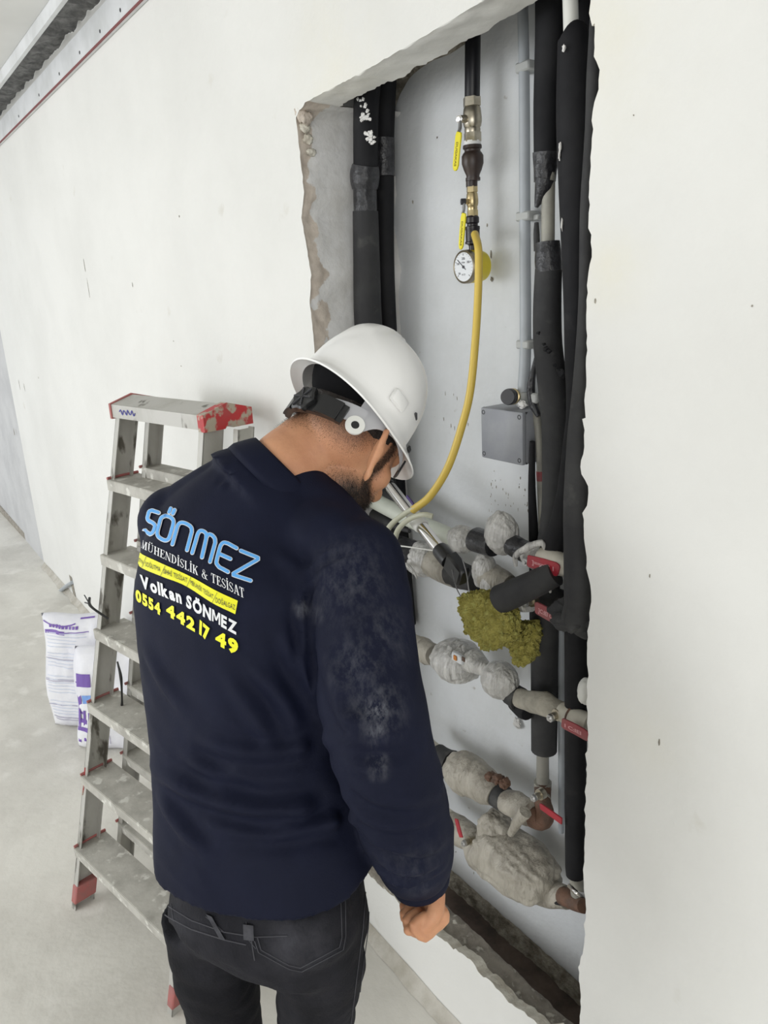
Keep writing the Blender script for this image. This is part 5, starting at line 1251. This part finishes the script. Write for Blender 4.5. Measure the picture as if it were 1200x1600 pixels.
# boots
for A_, fc_ in ((RA, 125), (LA, 132)):
    f = az(fc_); bt = remesh(join(tube([A_-f*.035+[0, 0, -.042], A_+f*.05+[0, 0, -.045], A_+f*.15+[0, 0, -.052]], [.044, .046, .036], 18, 3), tube([A_+[0, 0, -.06], A_+[0, 0, .05]], [.048, .046], 18, 2)), .006, 3)
    bv = bt[0]; bv[:, 2] = np.maximum(bv[:, 2], .002); mk('boot', (bv, bt[1]), M_boot, person, sharp=60)

# ================================================================== HARD HAT
hc = CP(554,634,1.275); hb = CP(561,667,1.275)
hr2 = hr*math.cos(.10)-hu*math.sin(.10); hu2_ = hu*math.cos(.10)+hr*math.sin(.10)
def Hh(r, f, u2): return hc+hr2*r+hf*f+hu2_*u2
def Hb(r, f, u2): return hb+hr*r+hf*f+hu*u2
hat = thing('hard_hat', Hh(0, 0, 0), 'white plastic hard hat with grey and black rear ratchet harness, worn by the man', 'helmet')
def rim_r(t_):   # outline of the shell's lower edge; t_ = 0 front, +-pi rear
    f = math.cos(t_); s = math.sin(t_)
    lf = .112 if f > 0 else .106; return lf*f, .102*s
V = []; F_ = []; nu, nv = 72, 26
def shell(t_, k, th=0.0):
    """k 0..1 from rim to crown"""
    f, r = rim_r(t_); ph = k*math.pi/2; H_ = .130-th; c_ = math.cos(ph)**.64 if k < 1 else 0
    g = 1-th/.12
    rf, rr = f*c_*g, r*c_*g; z = H_*math.sin(ph)**.95
    # central crest ridges
    if not th:
        e = abs(rr); rg = .0065*(1-sst(np.array(e), .028, .033))*sst(np.array(k), .35, .55)*(1 if rf < .07 else 0)
        z += float(rg)
        z += 0.003*float(sst(np.array(k), .10, .16))-.003
    return rr, rf, z
def brim(t_):
    f = math.cos(t_)
    fr = max(0, f)**2.0; bk = max(0, -f)**2.2
    return .006+.046*fr+.014*bk, -.012-.016*fr*1.0-.001*bk   # outward, down
def rimz(t_):   # the lower edge dips toward front and rear, arches at the ears
    return -.015*abs(math.sin(t_))**2*(1+.35*math.cos(t_))
rows = []
for i in range(nu):
    t_ = 2*math.pi*i/nu; col = []
    f0, r0 = rim_r(t_); L0 = math.hypot(f0, r0); of, orr = f0/L0, r0/L0; bo_, bd_ = brim(t_); rz = rimz(t_)
    pts = [(r0+orr*bo_*1.0, f0+of*bo_, bd_+rz-.0015), (r0+orr*(bo_+.0015), f0+of*(bo_+.0015), bd_+rz+.001), (r0+orr*bo_*.9, f0+of*bo_*.9, bd_+rz+.0035), (r0+orr*bo_*.5, f0+of*bo_*.5, bd_*.5+rz+.003), (r0+orr*.0025, f0+of*.0025, rz*.8+.0)]
    for k in range(1, nv): 
        q = shell(t_, k/nv); kk = k/nv; pts.append((q[0], q[1], q[2]+rz*max(0, 1-kk*4)))
    # inside
    inner = [(shell(t_, k/nv, .004)) for k in range(nv-1, 0, -3)]
    pts_in = [(q[0], q[1], q[2]) for q in inner]+[(r0*.965, f0*.965, rz-.002), (r0+orr*bo_*.5, f0+of*bo_*.5, bd_*.5+rz-.001)]
    rows.append((pts, pts_in))
nP = len(rows[0][0]); nI = len(rows[0][1])
for pts, pin in rows: V += [Hh(*p) for p in pts]
for i in range(nu):
    i2 = (i+1) % nu
    for k in range(nP-1): F_.append((i*nP+k, i2*nP+k, i2*nP+k+1, i*nP+k+1))
k0 = len(V); V.append(Hh(0, 0, shell(0, .999)[2]))
for i in range(nu): F_.append((i*nP+nP-1, ((i+1) % nu)*nP+nP-1, k0))
k1 = len(V)
for pts, pin in rows: V += [Hh(*p) for p in pin]
for i in range(nu):
    i2 = (i+1) % nu
    for k in range(nI-1): F_.append((k1+i*nI+k, k1+i2*nI+k, k1+i2*nI+k+1, k1+i*nI+k+1))
    F_.append((k1+i*nI+nI-1, k1+i2*nI+nI-1, i2*nP, i*nP))
k2 = len(V); V.append(Hh(0, 0, .128))
for i in range(nu): F_.append((k1+i*nI, k1+((i+1) % nu)*nI, k2))
sh = mk('shell', (V, F_), M_helmet, hat, sharp=55)
for s in (1, -1):
    q = shell(math.pi/2*s*.98, .06); mk('slot_boss', box(Hh(q[0]*1.0+s*.001, -.012, .020), (.010, .036, .022), HAX, bev=.004, seg=2), M_helmet, sh)
    q = shell(1.16*s, .15); mk('vent_slot', box(Hh(q[0], q[1], q[2]), (.004, .020, .004), [_n(hr*.8+hf*.5), _n(hf*.8-hr*.5*s), hu], bev=.0008), M_boxd, sh)
# harness: grey strap band, black rear ratchet, knob
def bandpt(t_, off, z):      # ellipse round the head at height z
    return Hb((.082+off)*math.sin(t_), -.002+(.096+off)*math.cos(t_), z)
def strip(t0, t1, zf0, zf1, off, m, name, th=.003, n=28, parent=None):
    V = []; F_ = []
    for i in range(n+1):
        t_ = t0+(t1-t0)*i/n; a, b = zf0(i/n), zf1(i/n)
        V += [bandpt(t_, off, a), bandpt(t_, off, b), bandpt(t_, off+th, b), bandpt(t_, off+th, a)]
    for i in range(n):
        a = 4*i; b = a+4
        for k in range(4): F_.append((a+k, a+(k+1) % 4, b+(k+1) % 4, b+k))
    F_ += [(0, 1, 2, 3), tuple(4*n+k for k in (3, 2, 1, 0))]
    return mk(name, (V, F_), m, parent or hat, sharp=40)
PI = math.pi
for s in (1, -1):
    lo = lambda t_: -.022+.0*t_-.030*math.exp(-((t_-.93)/.12)**2)+.010*math.exp(-((t_-.52)/.2)**2)
    hi = lambda t_: min(.012, -.022+.034*t_)
    strip(s*.62, s*2.30, lo, hi, .003, M_helgrey, 'side_strap')
    strip(s*2.15, s*2.75, lambda t_: -.036-.016*t_, lambda t_: -.010-.010*t_, .006, M_helgrey, 'rear_strap')
    c = bandpt(s*2.22, .009, -.043); nn = _n(c-Hb(0, 0, -.043))
    V, F_ = [], []
    x_, y_, z_ = frame(nn)
    for ring, (rr, h_) in enumerate([(.0065, .003), (.0150, .003), (.0155, .001), (.0150, -.002), (.0065, -.002)]):
        for k in range(28): an = 2*PI*k/28; V.append(c+nn*h_+rr*(math.cos(an)*x_+math.sin(an)*y_))
    for r2 in range(5):
        r3 = (r2+1) % 5
        for k in range(28): F_.append((r2*28+k, r2*28+(k+1) % 28, r3*28+(k+1) % 28, r3*28+k))
    mk('strap_ring', (V, F_), M_whitep, hat, sharp=40)
    mk('ring_hole', lathe(c+nn*.0005, c+nn, [(0, .0068), (.001, .0066)], 20), M_blackp, hat)
    strip(s*.44, s*.80, lambda t_: -.032, lambda t_: -.008, .006, M_blackp, 'brow_clip')
    mk('strap_slot', box(bandpt(s*1.02, .0075, .004), (.004, .013, .008), [_n(bandpt(s*1.02, .1, 0)-bandpt(s*1.02, 0, 0)), _n(bandpt(s*1.1, 0, 0)-bandpt(s*1.0, 0, 0)), hu], bev=.001), M_blackp, hat)
strip(2.42, 2*PI-2.42, lambda t_: -.060+.006*abs(t_-.5), lambda t_: -.026, .010, M_blackp, 'ratchet_band', th=.008)
strip(2.50, 2.86, lambda t_: -.058, lambda t_: -.026, .016, M_blackp, 'ratchet_cover', th=.006)
strip(2*PI-2.86, 2*PI-2.50, lambda t_: -.058, lambda t_: -.026, .016, M_blackp, 'ratchet_cover', th=.006)
kc = bandpt(PI, .014, -.042); kn = -hf
prof = [(0, .020), (.004, .022), (.010, .022), (.013, .019), (.013, .004), (.016, .003)]
V = []; F_ = []
x_, y_, z_ = frame(kn)
for (h_, rr) in prof:
    for k in range(36): an = 2*PI*k/36; q = rr*(1+(.10*math.cos(6*an) if rr > .01 else 0)); V.append(kc+kn*h_+q*(math.cos(an)*x_+math.sin(an)*y_))
for i in range(len(prof)-1):
    for k in range(36): F_.append((i*36+k, i*36+(k+1) % 36, (i+1)*36+(k+1) % 36, (i+1)*36+k))
F_.append(tuple((len(prof)-1)*36+k for k in range(36)))
kb = mk('ratchet_knob', (V, F_), M_blackp, hat, sharp=35)
for k in range(6):
    an = PI/3*k; d_ = math.cos(an)*x_+math.sin(an)*y_; mk('rib', box(kc+kn*.0135+d_*.011, (.016, .0025, .003), [d_, np.cross(kn, d_), kn]), M_boxd, kb, smooth=False)
mk('crown_pad', blob(Hh(0, -.008, .028), (.081, .092, .072), HAX, sub=4, nz=0), mat('matt_black_foam', (.008, .008, .009), rough=.95, spec=.1), hat)
